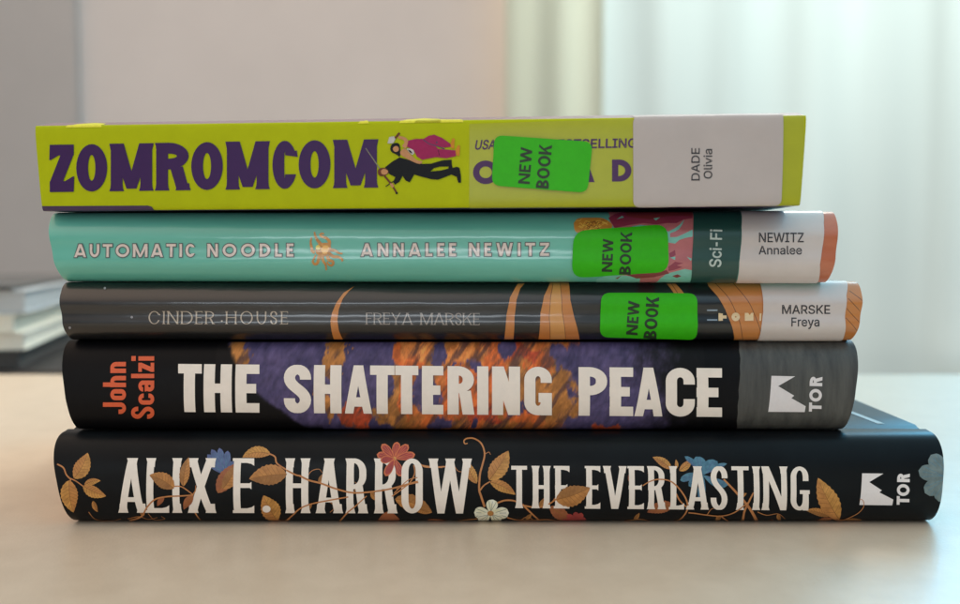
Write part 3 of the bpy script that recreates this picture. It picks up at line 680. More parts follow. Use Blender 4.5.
def paint_grid(name, b, x0, x1, y0, y1, nx, ny, fn, e, m, eps):
    bm = bmesh.new(); lay = bm.verts.layers.float_color.new('paint')
    vs = sorted(set([v for v, _, _ in b.tab]))
    ua = b.uv(x0, (y0+y1)/2)[0]; ub = b.uv(x1, (y0+y1)/2)[0]; rows = []
    vt = b.uv((x0+x1)/2, y0)[1]; vb = b.uv((x0+x1)/2, y1)[1]
    vv = [v for v in vs if vb < v < vt]; full = []
    for a, c in zip(vv[:-1], vv[1:]):
        k = max(1, int((c-a)/0.42)); full += [a+(c-a)*i/k for i in range(k)]
    full.append(vv[-1])
    for v in full:
        r = []
        for i in range(nx+1):
            u = ua+(ub-ua)*i/nx
            q = bm.verts.new(b.lift(u, v, eps))
            px = x0+(x1-x0)*i/nx; py = y1+(y0-y1)*(v-vb)/(vt-vb)
            q[lay] = (*rgb(*fn(px, py), e), 1); r.append(q)
        rows.append(r)
    for r0, r1 in zip(rows[:-1], rows[1:]):
        for i in range(nx): bm.faces.new((r0[i], r0[i+1], r1[i+1], r1[i]))
    return link_mesh(name, bm, m, b.root, 60)
paint_grid('cover_painting', b4, 215, 705, 341.5, 432.5, 640, 60, nebula, E4, attr_mat('painted_jacket', 0.45, spec=0.15), 0.07)
grey4 = mat('brushed_grey_ink', rgb(34,33,32,E4), 0.5, color2=rgb(60,59,55,E4), scale=220, stretch=(1.6,1,0.18), detail=8)
pl = [(738,340)]; 
for i in range(12): pl.append((740.5-abs(i-3)*0.45+random.uniform(-.8,.8), 343+i*7.8))
art('spine_panel', b4, [([(pl+[(738,434),(853,434),(857,430),(858,400)]+[(858.5,346),(855,340)],1)], 0)], grey4, 0.07)
ivory4 = mat('white_title_ink', (0.90,0.79,0.69), 0.5, 0.04, 300)
cap = line_at(178,364,721,368.2); bas = line_at(178,411.6,721,416.6)
t = word([('T',178.4,202),('H',204.4,232.4),('E',236,259.6),('S',284,311.2),('H',314.2,341.8),('A',345,372.2),('T',370.2,394.6),('T',395.2,418.4),('E',422,443.4),('R',447.6,475),('I',477.4,488.2),('N',492,520),('G',524.2,551.8),('P',578.4,607),('E',609.4,633),('A',634.2,662.2),('C',665.6,694.6),('E',696.4,721.8)], cap, bas, 11.2, 9.3, rk=0.27, bar=None)
art('title_lettering', b4, [(t, 0)], ivory4, 0.17)
ora4 = mat('orange_author_ink', rgb(160,64,32,E4), 0.5, 0.05, 300)
t = turned(row([('J',0,11.6,0,22.6),('o',0,0,0,0),('n',0,0,0,0)][:1], 5, 4.2), 126.4, 413.4)
def lc(boxes, sw, sh, x, y): return turned(row(boxes, sw, sh, rk=0.3), x, y)
o_ = lambda x0, x1, hh: [('O',x0,x1,0,hh)]
t = lc([('J',0,11.4,0,23),('O',13.6,24.6,0,15.6),('l',26.6,31.6,0,23),('n',26.6,37.8,0,15.6),('n',40.6,51.6,0,15.6)], 4.4, 3.6, 126.2, 413.6)
t += lc([('S',0,12,0,23),('C',14,25,0,15.8),('a',27,38,0,15.8),('l',40,45,0,23),('z',46.6,55.6,0,15.8),('l',57.4,62.2,0,15.8)], 4.3, 3.5, 154.4, 418.4)
t += turned([rect(57.4,18.4,62.2,22.8)], 154.4, 418.4)
art('author_lettering', b4, [(t, 0)], ora4, 0.17)
z12 = Z(720,330,4.0)
pale4 = mat('pale_logo_ink', (0.78,0.72,0.71), 0.5, 0.03)
lg = art('publisher_logo', b4, [([P(*z12((205,183),(300,185),(232,224),(296,262),(285,272),(342,304),(338,327),(192,326)))], 0)], pale4, 0.17)
art('lettering', b4, [(turned(row([('T',0,9,0,12.6),('O',10,22.6,0,12.6),('R',25.4,35,0,12.6)], 3.3, 3.0, rk=0.5), 821.2, 411.6, 0.03), 0)], pale4, 0.17, parent=lg)

# =================================================================== 3: the slim dark book in a glossy film
E3 = 0.68
b3 = Book('library_book', 'slim dark grey book with tan arcs on its glossy spine, middle of stack',
          (-115.8, 0.2, 50.6), 0, 0, 221.2, 16.2, 148, 6.0, 2.4, taper=(1.6,1.6), wave=0.30)
G3 = dict(rough=0.32, coat=0.6, coat_rough=0.13, bump=0.3, bscale=75, bdist=0.0014, stretch=(0.4,1,1))
M_b3 = mat('dark_film_jacket', (0.005,0.006,0.0072), var=0.12, scale=50, **G3)
b3.cover([M_b3, M_board]); b3.pages(M_page)
tan = mat('tan_arc_ink', rgb(160,98,46,E3), color2=rgb(174,112,56,E3), scale=120, **G3)
tanl = mat('light_tan_arc_ink', rgb(172,118,60,E3), color2=rgb(184,130,68,E3), scale=120, **G3)
tank = mat('arc_line_ink', rgb(92,54,26,E3), **G3)
pal3 = mat('pale_mark_ink', rgb(196,172,134,E3), **G3)
gre3 = mat('grey_letter_ink', rgb(150,138,124,E3), **G3)
z6 = Z(250,200,4.0); z7 = Z(450,200,4.0); zT = Z(690,275,8.63); z8 = Z(660,200,4.0)
L3 = [([P(*z6((418,345),(375,372),(345,412),(328,452),(322,485),(326,520),(336,556),(372,556),(356,522),(350,478),(355,438),(372,395),(395,366)))], 0),
      ([P(*z7((272,335),(262,350),(240,390),(226,460),(217,556),(254,556),(258,470),(266,400),(281,355),(298,335)))], 0),
      ([P(*z7((400,330),(376,385),(362,450),(354,556),(518,556),(497,470),(481,400),(474,330)))], 0),
      ([P(*z7((410,335),(402,390),(398,470),(400,556),(462,556),(448,450),(440,335)))], 1),
      (stroke(z7((412,335),(402,390),(397,470),(400,556)), 0.6)+stroke(z7((440,335),(448,440),(462,556)), 0.6), 2),
      ([P(*z7((866,336),(880,352),(900,380),(940,380),(925,360),(902,336)))], 0), (stroke(z7((885,336),(912,376)),0.6),2),
      ([P(*zT((140,60),(160,100),(240,190),(305,300),(345,400),(375,560),(640,560),(640,60)))], 0),
      (stroke(smooth_path(zT((215,70),(330,195),(395,320),(432,420),(455,560))), 0.7)+stroke(smooth_path(zT((370,70),(500,225),(560,350),(605,470),(620,540))), 0.7), 2)]
for grp in (L3[0:1], L3[1:2], L3[2:5], L3[5:7], L3[7:9]): art('tan_arc', b3, grp, [tan, tanl, tank], 0.10)
zE = Z(760,265,6.71)
art('end_panel', b3, [([P((846.5,276),(846,296),(844.4,318),(840.6,345),(866,345),(866,276))], 0), (stroke(zE((590,225),(690,330)),0.7)+stroke(zE((580,290),(680,400)),0.7)+stroke(zE((575,355),(650,440)),0.7)+stroke(zE((600,175),(700,250)),0.7), 2)], [tan, tanl, tank], 0.11)
w3 = dict(C=0.92,I=0.14,N=0.86,D=0.92,E=0.55,R=0.72,H=0.84,O=1.0,U=0.78,S=0.55,F=0.55,Y=0.82,A=0.9,M=1.05,K=0.78)
cap = line_at(148,311,288,311.2); bas = line_at(148,324,288,324.2)
t = word(spread('CINDER',148.7,214.6,12.6,w3)+spread('HOUSE',226,288,12.6,w3), cap, bas, 1.5, 0.7, fl=1.2, fh=1.0, rk=0.5); t.append(ellipse(222,321,0.9,0.9))
art('title_lettering', b3, [(t, 0)], gre3, 0.16)
cap = line_at(365,312.6,480,313); bas = line_at(365,324.4,480,325)
t = word(spread('FREYA',366,412.6,11.6,w3)+spread('MARSKE',420.5,479.6,11.6,w3), cap, bas, 1.35, 0.7, fl=1.1, fh=1.0, rk=0.5)
art('author_lettering', b3, [(t, 0)], mat('dim_letter_ink', rgb(126,118,112,E3), **G3), 0.16)
lm = [([P(*zT((245,328),(282,332),(282,348),(315,348),(315,376),(282,376),(282,394),(245,396))), ellipse(*zT((393,361))[0],4.2,4.3), rect(*zT((472,326))[0],*zT((546,395))[0]), P(*zT((600,330),(616,330),(612,395),(598,395))), P(*zT((498,322),(530,322),(514,346)))[0:1]+(-1,), ellipse(*zT((393,361))[0],0.8,0.8,12,0,-1)], 0)]
art('publisher_logo', b3, lm, pal3, 0.17)
art('logo_lines', b3, [([rect(*zT((146,296))[0],*zT((236,310))[0]), rect(*zT((146,382))[0],*zT((236,394))[0])], 0)], mat('steel_mark_ink', rgb(120,134,146,E3), **G3), 0.16)
st = [ellipse(x,y,1.3,1.3,8) for x, y in ((105,288.5),(132,317.2),(70,327.5))]
art('star_marks', b3, [(st, 0)], mat('star_ink', rgb(120,120,124,E3), **G3), 0.16)
new_book_sticker(b3, [(601,293.6),(697,294.2),(697,338.6),(599.5,336)], 6, E3, (637.2,334,32.5,11.4), (656.2,337.6,39.6,13), 0.07, 'green sticker that touches the lower edge of the spine')
author_label(b3, [(758.5,281),(762.6,300),(762.8,312),(761,326),(756.6,341.5),(840.6,341.5),(844.4,318),(846,296),(846.5,281)], 0, E3*0.82, [('MARSKE',780.8,313.6,49.4,8.6),('Freya',790,325.8,29.6,8)], False, 0.5)
# the label folds over onto the upper cover
bmx = bmesh.new(); u0 = b3.uv(760,285)[0]; u1 = b3.uv(846,292)[0]; T = b3.T; pr = []
for v in [v for v, _, _ in b3.tab if v > T-0.9 and v < T+12]: pr.append(v)
vr = [[bmx.verts.new(b3.lift(u, v, 0.30)) for v in pr] for u in (u0, u1)]
for i in range(len(pr)-1): bmx.faces.new((vr[0][i], vr[1][i], vr[1][i+1], vr[0][i+1]))
link_mesh('label_flap', bmx, label_mats(E3*0.82, 0.5)[0], b3.root, 60)

# =================================================================== 2: the teal book
E2 = 0.66
b2 = Book('library_book', 'teal library book with an orange octopus on its spine, second from the top',
          (-118.8, 0.6, 66.9), math.radians(-1.5), 0.0, 215.2, 19.3, 142, 6.8, 2.5, taper=(3.0,1.6), wave=0.22)
G2_ = dict(rough=0.32, coat=0.55, coat_rough=0.13, bump=0.3, bscale=75, bdist=0.0014, stretch=(0.4,1,1))
M_b2 = mat('teal_film_jacket', rgb(68,132,118,0.50), color2=rgb(78,142,128,0.50), scale=30, **G2_)
b2.cover([M_b2, M_board]); b2.pages(M_page)
ink2 = mat('pale_pink_letter_ink', rgb(186,172,164,E2), **G2_); edge2 = mat('brown_letter_edge_ink', rgb(66,78,78,E2), **G2_)
w2 = dict(A=0.92,U=0.74,T=0.72,O=1.04,M=1.12,I=0.2,C=0.74,N=0.8,D=0.8,L=0.52,E=0.52,W=1.25,Z=0.68)
cap = line_at(74,244.2,549,242.8); bas = line_at(74,257.2,549,255.8)
for nm, parts in (('title_lettering', (('AUTOMATIC',74.5,195.4),('NOODLE',207.6,293.6))), ('author_lettering', (('ANNALEE',361,456),('NEWITZ',469,549)))):
    bx = sum((spread(t, a, b, 13, w2) for t, a, b in parts), [])
    edge = word([(c, a-0.9, b+0.9) for c, a, b in bx], (cap[0]-0.9,cap[1]), (bas[0]+0.9,bas[1]), 4.3, 4.3, rk=0.5, bar=None)
    s = art(nm, b2, [(word(bx, cap, bas, 2.5, 2.5, rk=0.5), 0)], ink2, 0.20)
    art('letter_edge', b2, [(edge, 0)], edge2, 0.15, parent=s)
# octopus
zo = Z(300,225,12.08)
oct1 = mat('octopus_orange_ink', rgb(146,98,42,E2), color2=rgb(182,130,66,E2), scale=500, **G2_); oct2 = mat('octopus_light_ink', rgb(206,156,80,E2), **G2_); oct3 = mat('octopus_yellow_ink', rgb(196,176,84,E2), **G2_)
ol = []
for pts in (((150,320),(140,270),(130,210),(138,150)),((250,230),(210,180),(185,130),(175,85)),((350,240),(355,200),(320,160),(265,140),(245,120),(262,104),(292,108)),((370,300),(430,312),(470,340),(515,345)),((350,340),(400,380),(460,385),(500,405),(515,425),(500,436)),
            ((230,370),(225,420),(205,465),(175,470),(155,440),(170,405),(190,360)),((270,370),(280,430),(310,480),(318,545)),((330,370),(350,420),(395,440),(400,470),(375,488),(340,470),(330,440)),((180,330),(150,318),(145,280))):
    q = smooth_path(zo(*pts), 5); n = len(q); ol.append((stroke(q, [3.5-2.1*i/(n-1) for i in range(n)]), 0))
ol.append(([blob(zo((190,270),(225,232),(290,215),(360,225),(375,290),(345,350),(290,380),(230,370),(190,330)))], 0))
ol.append(([blob(zo((250,300),(290,250),(345,260),(340,320),(290,350)))], 1))
ol.append(([ellipse(*zo((218,272))[0],2.2,2.5)], 2))
for a in range(7): ol.append((stroke(zo((285,300),(285+75*math.cos(a*0.9),300+70*math.sin(a*0.9))),0.35), 1))
art('octopus_illustration', b2, ol, [oct1, oct2, oct3], 0.12)
# pink and teal art at the tail
zb = Z(560,200,6.0)
pink = mat('pink_wave_ink', rgb(150,84,88,E2), color2=rgb(166,96,98,E2), scale=250, **G2_); wine = mat('wine_wave_ink', rgb(116,34,58,E2), color2=rgb(128,48,66,E2), scale=250, **G2_); deep = mat('deep_red_ink', rgb(112,40,42,E2), **G2_)
tl = mat('pale_teal_wave_ink', rgb(104,164,152,E2), **G2_); nood = mat('noodle_gold_ink', rgb(176,120,44,E2), **G2_); nood2 = mat('noodle_yellow_ink', rgb(214,168,72,E2), **G2_); noodk = mat('noodle_dark_ink', rgb(120,70,30,E2), **G2_)
wl = [([P(*zb((290,40),(800,40),(800,520),(220,520),(270,462),(330,440),(330,180),(300,130)))], 0),
      ([P(*zb((290,110),(330,85),(380,75),(790,75),(795,110),(740,120),(700,140),(640,140),(580,148),(500,140),(420,150),(330,170)))], 1),
      ([P(*zb((380,60),(795,60),(795,100),(720,95),(640,100),(540,118),(470,110),(400,100)))], 2),
      ([P(*zb((430,160),(480,150),(540,155),(600,170),(650,190),(690,170),(720,148),(735,130),(745,118),(735,145),(715,175),(690,190),(660,200),(660,230),(600,200),(500,185),(430,185)))], 3),
      ([P(*zb((640,225),(700,222),(740,205),(795,178),(795,220),(750,228),(715,240),(690,262),(650,255)))], 3),
      ([P(*zb((640,440),(700,425),(750,412),(790,420),(790,520),(560,520),(600,470)))], 3),
      ([P(*zb((220,470),(290,448),(400,452),(480,468),(480,520),(220,520)))], 3),
      ([P(*zb((400,448),(520,436),(640,420),(655,440),(560,462),(460,470)))], 2),
      ([P(*zb((650,400),(690,370),(740,378),(700,392),(735,402),(680,420),(650,425)))], 1),
      ([P(*zb((655,320),(690,300),(694,330),(660,350)))], 1), ([P(*zb((660,345),(692,340),(690,360)))], 3), ([P(*zb((760,340),(790,352),(785,366)))], 3),
      ([P(*zb((560,112),(600,106),(575,125)))], 3), ([P(*zb((330,470),(372,450),(345,472)))], 2), ([P(*zb((672,455),(705,444),(728,456),(700,466)))], 2), ([P(*zb((340,118),(372,96),(384,106)))], 3),
      ([blob(zb((82,140),(110,112),(180,108),(260,112),(312,150),(290,185),(200,195),(100,195)))], 4)]
for k in range(34):
    x = 95+random.random()*195; y = 120+random.random()*70
    wl.append((vine(zb((x,y),(x+10,y+8*random.uniform(-1,1)),(x+22,y+14*random.uniform(-1,1)),(x+34,y+16*random.uniform(-1,1))),0.75,0.5,4), random.choice((5,5,6))))
art('wave_illustration', b2, wl, [pink, wine, deep, tl, nood, nood2, noodk], 0.10)
green2 = mat('dark_green_label', rgb(20,58,52,E2), 0.4, 0.05, 400, 0.03, coat=0.4, coat_rough=0.15)
gl = art('genre_label', b2, [([P((692.6,207),(693,228),(692.6,246),(691.6,262),(689.6,282),(734.6,282),(738.6,262),(740.6,244),(741,228),(740.6,207))], 0)], green2, 0.22, dx=4)
art('lettering', b2, [(turned(sans('Sci-Fi', 38, 11.4, 14), 720.6, 267.4, 0.03), 0)], mat('pale_grey_ink', rgb(160,172,166,E2), 0.5), 0.30, parent=gl)
author_label(b2, [(741,207),(741.3,228),(741,244),(739,262),(735.4,282),(816.5,282),(819.5,264),(822.6,244),(823.4,224),(822.5,207)], 0, E2*0.82, [('NEWITZ',757.6,242,46.2,8.8),('Annalee',758.2,254.4,43.6,8.4)], False, 0.5)
br2 = mat('brown_end_ink', rgb(156,84,56,E2), color2=rgb(168,98,68,E2), scale=200, **G2_)
art('end_panel', b2, [([P((823,207),(823.6,225),(822.6,244),(819.5,264),(816.5,282),(870,282),(870,207))], 0)], br2, 0.12)
new_book_sticker(b2, [(573.5,231.5),(667.4,225),(668.8,271),(571.5,277)], 8.5, E2, (612,271,32,10.6), (630.4,273.6,41,11.6), 0.04, 'green sticker slightly tilted on the teal spine')

# =================================================================== 1: the yellow-green paperback on top
E1 = 0.70
b1 = Book('paperback_book', 'thick yellow-green paperback with big purple title, lying on top of the stack',
          (-119.9, -1.6, 86.4), math.radians(-4.0), 0.0045, 203.6, 22.9, 136, 1.5, 6.0, taper=(1.3,1.2), th=0.5, groove=False, lift_top=2.3, curl=0.0)
yel = mat('yellow_green_card', rgb(154,162,2,E1), 0.5, 0.04, 200, 0.04, spec=0.12)
purple_glare = mat('purple_cover_with_glare', rgb(132,108,112,E1), 0.35, 0.05, 200, 0.03)  # purple upper cover, with the glare on it mixed into the colour
purd = mat('purple_cover_card', rgb(50,30,66,E1), 0.4, 0.05, 200, 0.03)
b1.cover([yel, purple_glare, purd, M_board], lambda y, z: 1 if (z > 22.95 and y > 1.7) else (2 if z < 2 and y > 1.9 else 0))
b1.pages(M_page)
tp = mat('taped_yellow_card', rgb(146,150,22,E1), 0.35, 0.04, 200, 0.03, spec=0.4)
art('clear_tape', b1, [([P((469.5,124),(803,114),(803,210),(469.5,214))], 0)], tp, 0.06)
art('purple_edge', b1, [([P((40,206.2),(148,205.6),(152,206.8),(156,211.6),(158,216),(42,218))], 0)], purd, 0.09)
yb = []
for u0, u1, dp in ((8.5,18.5,5),(88,91,2),(99,110,5),(168,173,4),(103,116,2)): yb.append(([(u0,22.2),(u1,22.2),(u1-0.8,22.9+dp*0.6),((u0+u1)/2,22.9+dp),(u0+1.5,22.9+dp*0.5)],1))
M_ye = mat('bright_yellow_card', rgb(196,190,40,E1), 0.4)
for q in yb: art('yellow_edge', b1, [([q], 0)], M_ye, 0.10, space='uv')
purp = mat('purple_title_ink', rgb(50,25,72,E1), 0.42, 0.05, 300, spec=0.25)
cap = line_at(50,145,377,139.3); bas = line_at(50,192.2,377,187.6)
t = word([('Z',50,74),('O',76.5,107.4),('M',111,152.4),('R',156.4,190.2),('O',191.4,223),('M',227,268.6),('C',272.6,297.2),('O',298.8,330.6),('M',334.4,377)], cap, bas, 11.8, 10.8, fl=1.5, fh=7, rk=0.5, mv=0.05)
art('title_lettering', b1, [(t, 0)], purp, 0.16)
pur2 = mat('purple_author_ink', rgb(66,40,78,E1), 0.42, 0.05, 300, spec=0.25)
z3 = Z(450,95,4.0)
t = word([('O',473,498),('L',502,516),('I',520,527),('V',530,552),('I',555,562)], (160.8,0), (184,0), 6.4, 6.0, rk=0.5) if False else word([('O',473,498.4)], (160.6,0), (184.2,0), 6.4, 6.0, rk=0.5)
t += word([('A',572,594.6)], (160,0), (182.2,0), 6.2, 5.4, bar=0.26)+word([('D',612,631.4),('A',634,656)], (159.6,0), (181.6,0), 6.2, 5.4, rk=0.5)
art('author_lettering', b1, [(t, 0)], pur2, 0.13)
t = upright(sans('USA', 21, 9, 18, 0.22), 474, 149.6, 0.03)+upright(sans('ESTSELLING', 80, 8.8, 18, 0.05), 557, 148.6, 0.014)
art('tagline_lettering', b1, [(t, 0)], pur2, 0.13)
# the two small figures
zf = Z(360,125,7.55)
F1 = [mat('figure_black_ink', rgb(20,22,26,E1), 0.5, spec=0.15), mat('figure_crimson_ink', rgb(136,34,76,E1), 0.5, spec=0.15), mat('figure_skin_ink', rgb(170,122,84,E1), 0.5, spec=0.15), mat('figure_steel_ink', rgb(118,116,98,E1), 0.5, spec=0.15), mat('figure_white_ink', rgb(170,166,160,E1), 0.5, spec=0.15), mat('figure_brown_ink', rgb(92,52,36,E1), 0.5, spec=0.15), mat('figure_ochre_ink', rgb(176,118,38,E1), 0.5, spec=0.15), purd]
fl_ = [(stroke(zf((44,176),(150,330)), [0.7,1.2]), 3), (stroke(zf((185,385),(240,450)), 2.0), 5), (stroke(zf((195,465),(262,420)), 0.9), 0), (stroke(zf((240,450),(282,520)), 1.8), 5), ([ellipse(*zf((278,514))[0],1.2,1.2)], 0),
       ([P(*zf((190,320),(240,280),(300,245),(360,262),(430,275),(470,295),(540,292),(620,268),(692,262),(694,300),(700,325),(730,316),(752,324),(762,380),(764,436),(742,436),(730,392),(690,375),(640,395),(590,414),(540,410),(470,392),(410,375),(376,434),(345,420),(322,385),(300,428),(265,452),(250,430),(268,395),(220,370)))], 0),
       ([P(*zf((530,352),(560,326),(600,316),(668,314),(668,330),(610,344)))], -1),
       ([blob(zf((135,345),(150,328),(190,325),(215,350),(205,375),(160,388),(138,372)))], 5), ([blob(zf((160,345),(180,332),(210,345),(205,368),(180,376),(162,366)))], 2), ([blob(zf((225,440),(250,445),(255,468),(238,470)))], 2),
       ([blob(zf((228,180),(240,148),(275,136),(300,150),(306,200),(300,240),(282,228),(240,205)))], 0), ([ellipse(*zf((272,182))[0],3.0,2.9)], 2),
       (vine(zf((330,170),(350,140),(340,108),(290,92)), 4.6, 2.6), 2), (stroke(zf((262,105),(300,60)), 2.2), 5), ([P(*zf((208,140),(222,92),(258,86),(268,110),(250,140)))], 4), 
       ([blob(zf((305,200),(340,180),(390,230),(430,265),(468,275),(462,292),(430,290),(360,258),(310,225)))], 2), ([blob(zf((350,180),(395,180),(410,210),(395,226),(372,206)))], 4), ([blob(zf((362,186),(384,196),(396,216),(376,206)))], 0),
       ([P(*zf((365,118),(420,106),(480,106),(520,82),(560,74),(620,98),(680,140),(690,165),(640,172),(570,160),(590,180),(650,186),(720,192),(726,236),(650,252),(580,244),(540,250),(470,264),(430,240),(405,190),(355,165)))], 1),
       (stroke(zf((478,112),(520,142),(575,158),(640,182)), 0.9), 7), (stroke(zf((580,125),(580,140)),1.6),7), (stroke(zf((590,190),(600,230)),0.6),0),
       ([P(*zf((684,140),(700,100),(716,104),(712,180),(688,176)))], 6), ([P(*zf((720,190),(742,150),(756,158),(752,236),(728,230)))], 6)]
fin = []
for polys, mi in fl_:
    if mi == -1: fin.append(([(p, -1) for p, _ in polys], 0))
    else: fin.append((polys, mi))
art('figure_illustration', b1, fin, F1, 0.19)
new_book_sticker(b1, [(494.5,135.3),(592.6,142.2),(587.4,193),(491.8,185.6)], 6, E1, (529.6,184.4,36.4,11.6), (548.6,189,43.6,12.8), 0.08, 'green sticker tilted over the author name on the yellow spine')
author_label(b1, [(633,118),(783,113),(782.6,160),(781,204.8),(633.2,206.4)], 6.0, E1, [('DADE',699.4,181.6,34,8.2),('Olivia',711.8,179.4,31,8.2)], True)
bmx = bmesh.new(); u0 = b1.uv(634,125)[0]; u1 = b1.uv(782,120)[0]; pr = [v for v, _, _ in b1.tab if 22.0 < v < 27]
vr = [[bmx.verts.new(b1.lift(u, v, 0.30)) for v in pr] for u in (u0, u1)]
for i in range(len(pr)-1): bmx.faces.new((vr[0][i], vr[1][i], vr[1][i+1], vr[0][i+1]))
link_mesh('label_flap', bmx, label_mats(E1)[0], b1.root, 60)

# =================================================================== the table
tb = empty('table', (0, 0, 0)); tag(tb, 'pale smooth table top that the stack of books lies on', 'table')
M_tab = mat('pale_laminate', (0.65,0.515,0.38), 0.36, color2=(0.73,0.59,0.445), scale=70, bump=0.6, bscale=1100, bdist=0.00014, spec=0.5, detail=8)
link_mesh('tabletop', box_bm(-0.75, -0.42, -0.028, 0.85, 0.306, 0.0, 0.002), M_tab, tb, 30)
for x in (-0.68, 0.78):
    for y in (-0.36, 0.25): link_mesh('leg', box_bm(x-0.02, y-0.02, -0.74, x+0.02, y+0.02, -0.0285, 0.002), mat('grey_metal', (0.4,0.4,0.4), 0.4), tb)
# =================================================================== the room behind, as far as it shows
M_fl = mat('floor_board', (0.30,0.24,0.18), 0.5, 0.15, 12, 0.1)
tag(link_mesh('floor', box_bm(-3, -1.2, -0.78, 3, 2.2, -0.741), M_fl, None), kind='structure')
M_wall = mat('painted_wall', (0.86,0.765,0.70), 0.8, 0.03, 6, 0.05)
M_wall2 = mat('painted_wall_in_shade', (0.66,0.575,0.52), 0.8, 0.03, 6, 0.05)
WY = 1.40
tag(link_mesh('wall', box_bm(-0.80, WY, -0.74, 0.075, WY+0.1, 2.2), M_wall, None), kind='structure')
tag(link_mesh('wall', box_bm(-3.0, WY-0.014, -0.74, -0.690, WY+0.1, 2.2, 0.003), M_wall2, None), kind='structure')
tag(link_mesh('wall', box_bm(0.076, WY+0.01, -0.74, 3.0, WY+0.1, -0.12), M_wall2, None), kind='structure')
def curtain(name, label, x0, x1, y, z0, z1, m, waves, amp, seed):
    rnd = random.Random(seed); ph = [rnd.uniform(0, 6.28) for _ in waves]; bm = bmesh.new(); nx = int((x1-x0)/0.006); nzz = 14; rows = []
    for j in range(nzz+1):
        z = z0+(z1-z0)*j/nzz; r = []
        for i in range(nx+1):
            x = x0+(x1-x0)*i/nx
            yy = y+sum(amp/(k+1)*math.sin(x*w*2*PI+p+0.25*math.sin(z*2+p)) for k, (w, p) in enumerate(zip(waves, ph)))
            r.append(bm.verts.new((x, yy, z)))
        rows.append(r)
    for a, b in zip(rows[:-1], rows[1:]):
        for i in range(nx): bm.faces.new((a[i], a[i+1], b[i+1], b[i]))
    o = link_mesh(name, bm, m, None, 180); return tag(o, label, 'curtain')
def cloth(name, c, tr):
    m = bpy.data.materials.new(name); m.use_nodes = True; nt = m.node_tree; N = nt.nodes; L = nt.links
    N.remove(N['Principled BSDF'])
    d = N.new('ShaderNodeBsdfDiffuse'); t = N.new('ShaderNodeBsdfTranslucent'); mx = N.new('ShaderNodeMixShader'); nz_ = N.new('ShaderNodeTexNoise'); tc = N.new('ShaderNodeTexCoord'); mp = N.new('ShaderNodeMapping'); rp = N.new('ShaderNodeValToRGB')
    mp.inputs['Scale'].default_value = (4, 1, 0.4); nz_.inputs['Scale'].default_value = 1.6; nz_.inputs['Detail'].default_value = 2
    rp.color_ramp.elements[0].position = 0.3; rp.color_ramp.elements[1].position = 0.7
    rp.color_ramp.elements[0].color = (*[v*0.72 for v in c], 1); rp.color_ramp.elements[1].color = (*c, 1)
    L.new(tc.outputs['Object'], mp.inputs['Vector']); L.new(mp.outputs['Vector'], nz_.inputs['Vector']); L.new(nz_.outputs['Fac'], rp.inputs['Fac'])
    for s in (d, t): L.new(rp.outputs['Color'], s.inputs['Color'])
    mx.inputs['Fac'].default_value = tr; L.new(d.outputs[0], mx.inputs[1]); L.new(t.outputs[0], mx.inputs[2]); L.new(mx.outputs[0], N['Material Output'].inputs['Surface'])
    return m
curtain('curtain', 'narrow cream curtain at the edge of the window, beside the beige wall', 0.042, 0.205, 1.335, -0.70, 1.9, cloth('cream_curtain_cloth', (0.80,0.77,0.62), 0.6), (6, 13), 0.012, 3)
curtain('curtain', 'wide pale blue-green curtain glowing with daylight, behind the stack', 0.195, 1.8, 1.36, -0.70, 1.9, cloth('pale_curtain_cloth', (0.82,0.87,0.84), 0.65), (1.9, 4.3, 8), 0.014, 5)

# low cabinet behind the table with a blurred pile on it
cb = empty('cabinet', (-0.45, 0.36, -0.74)); tag(cb, 'dark low cabinet behind the table, under the pile of papers', 'cabinet')
M_cab = mat('dark_cabinet_wood', (0.035,0.032,0.03), 0.5)
link_mesh('body', box_bm(-0.35, 0, 0.06, 0.36, 0.40, 0.722, 0.003), M_cab, cb); link_mesh('top', box_bm(-0.36, -0.012, 0.7225, 0.37, 0.41, 0.737, 0.003), M_cab, cb)
for x in (-0.17, 0.18): 
    d = link_mesh('door', box_bm(x-0.168, -0.016, 0.08, x+0.168, -0.001, 0.715, 0.002), M_cab, cb); link_mesh('handle', box_bm(x+0.12, -0.03, 0.5, x+0.13, -0.017, 0.6, 0.002), mat('handle_metal', (0.3,0.3,0.3), 0.3), d)
z = -0.0025; yaw = math.radians(13)
pile = [('case', 'flat dark case at the bottom of the blurred pile behind the books', 'case', 0.0115, (0.05,0.047,0.045), 0.5, 0.00),
        ('catalogue', 'cream catalogue lying just above the dark case in the blurred pile', 'catalogue', 0.0110, (0.78,0.73,0.62), 0.6, 0.003),
        ('catalogue', 'cream catalogue under the grey folder in the blurred pile', 'catalogue', 0.0118, (0.80,0.75,0.63), 0.6, -0.002),
        ('folder', 'pale grey folder near the top of the blurred pile', 'folder', 0.0150, (0.50,0.51,0.51), 0.5, 0.004),
        ('notebook', 'thin dark notebook on top of the blurred pile', 'notebook', 0.0028, (0.10,0.095,0.09), 0.5, -0.004)]
for nm, lab, cat, t, c, r, dx in pile:
    o = empty(nm, (-0.297+dx, 0.352+dx*0.5, z), (0, 0, yaw+dx)); tag(o, lab, cat, 'blurred pile behind the books')
    m1 = mat(nm+'_cover', c, r, 0.06, 30, 0.03); m2 = mat(nm+'_edge', tuple(v*0.9 for v in c), 0.8, 0.15, 80, 0.2, stretch=(1,1,30))
    link_mesh('cover', box_bm(-0.24, 0, 0, 0, 0.26, 0.0012, 0.0004), m1, o); link_mesh('page_block', box_bm(-0.238, 0.001, 0.0013, -0.002, 0.259, t-0.0013), m2, o)
    u = link_mesh('cover', box_bm(-0.24, 0, t-0.0012, 0, 0.26, t, 0.0004), m1, o)
    z += t+0.0003

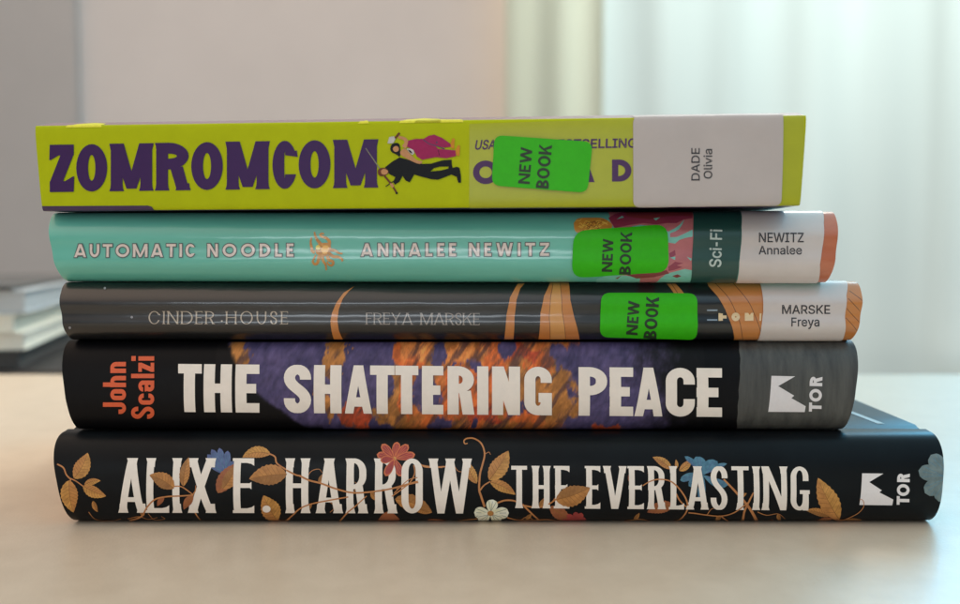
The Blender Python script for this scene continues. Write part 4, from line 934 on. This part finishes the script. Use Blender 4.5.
# =================================================================== light
w = bpy.data.worlds.new('World'); S.world = w; w.use_nodes = True
nt = w.node_tree; bg = nt.nodes['Background']
tc = nt.nodes.new('ShaderNodeTexCoord'); sp = nt.nodes.new('ShaderNodeSeparateXYZ'); rp = nt.nodes.new('ShaderNodeValToRGB'); mr = nt.nodes.new('ShaderNodeMapRange')
nt.links.new(tc.outputs['Generated'], sp.inputs[0]); mr.inputs['From Min'].default_value = -1; mr.inputs['From Max'].default_value = 1
nt.links.new(sp.outputs['Z'], mr.inputs['Value']); nt.links.new(mr.outputs[0], rp.inputs['Fac'])
e = rp.color_ramp.elements
e[0].position = 0.0; e[0].color = (0.16,0.13,0.10,1); e[1].position = 1.0; e[1].color = (1.32,1.20,1.08,1)
for p, q in ((0.44,(0.12,0.10,0.09,1)),(0.49,(0.07,0.068,0.07,1)),(0.54,(0.10,0.098,0.10,1)),(0.60,(0.50,0.485,0.49,1)),(0.78,(0.93,0.87,0.82,1))):
    k = e.new(p); k.color = q
r2 = nt.nodes.new('ShaderNodeValToRGB'); m2 = nt.nodes.new('ShaderNodeMapRange'); mm = nt.nodes.new('ShaderNodeMix'); mm.data_type = 'RGBA'; mm.blend_type = 'MULTIPLY'; mm.inputs[0].default_value = 1.0
m2.inputs['From Min'].default_value = -1; nt.links.new(sp.outputs['X'], m2.inputs['Value']); nt.links.new(m2.outputs[0], r2.inputs['Fac'])
g = r2.color_ramp.elements
g[0].position = 0.30; g[0].color = (1.22,1.02,0.88,1); g[1].position = 0.66; g[1].color = (0.34,0.82,1.18,1)
k = g.new(0.5); k.color = (1,1,1,1)
nt.links.new(rp.outputs['Color'], mm.inputs[6]); nt.links.new(r2.outputs['Color'], mm.inputs[7])
nt.links.new(mm.outputs[2], bg.inputs['Color']); bg.inputs['Strength'].default_value = 1.12
def area(name, loc, target, sx, sy, power, color, spread=None):
    l = bpy.data.lights.new(name, 'AREA'); l.shape = 'RECTANGLE'; l.size = sx; l.size_y = sy; l.energy = power; l.color = color
    if spread: l.spread = math.radians(spread)
    o = bpy.data.objects.new(name, l); COL.objects.link(o); o.location = loc
    o.rotation_euler = (Vector(target)-Vector(loc)).to_track_quat('-Z', 'Y').to_euler()
    return o
area('daylight_behind_curtain', (0.85, 1.95, 0.95), (0.85, 0, 0.75), 1.5, 1.0, 20, (0.86,1.0,0.96))
area('window_light', (0.36, 1.20, 1.30), (-0.60, 0.10, 0.0), 0.50, 0.50, 2.3, (1.0,0.94,0.85), 44)
area('cool_window_light', (0.62, 0.62, 0.42), (0.20, 0.06, 0.0), 0.35, 0.35, 1.0, (0.10,0.60,1.0), 80)
area('window_behind_camera', (-0.35, -2.6, 0.18), (-0.1, 0, 0.07), 1.1, 0.22, 8, (0.86,0.94,1.0))
area('added_wall_fill', (-0.35, 0.25, 1.7), (-0.15, 1.4, 0.25), 0.5, 0.5, 1.3, (1.0,0.80,0.67), 80)  # added fill with no source of its own, aimed to brighten the back wall
S.view_settings.view_transform = 'Standard'; S.view_settings.look = 'None'; S.view_settings.exposure = 0; S.view_settings.gamma = 1
S.cycles.use_denoising = True; S.cycles.max_bounces = 8
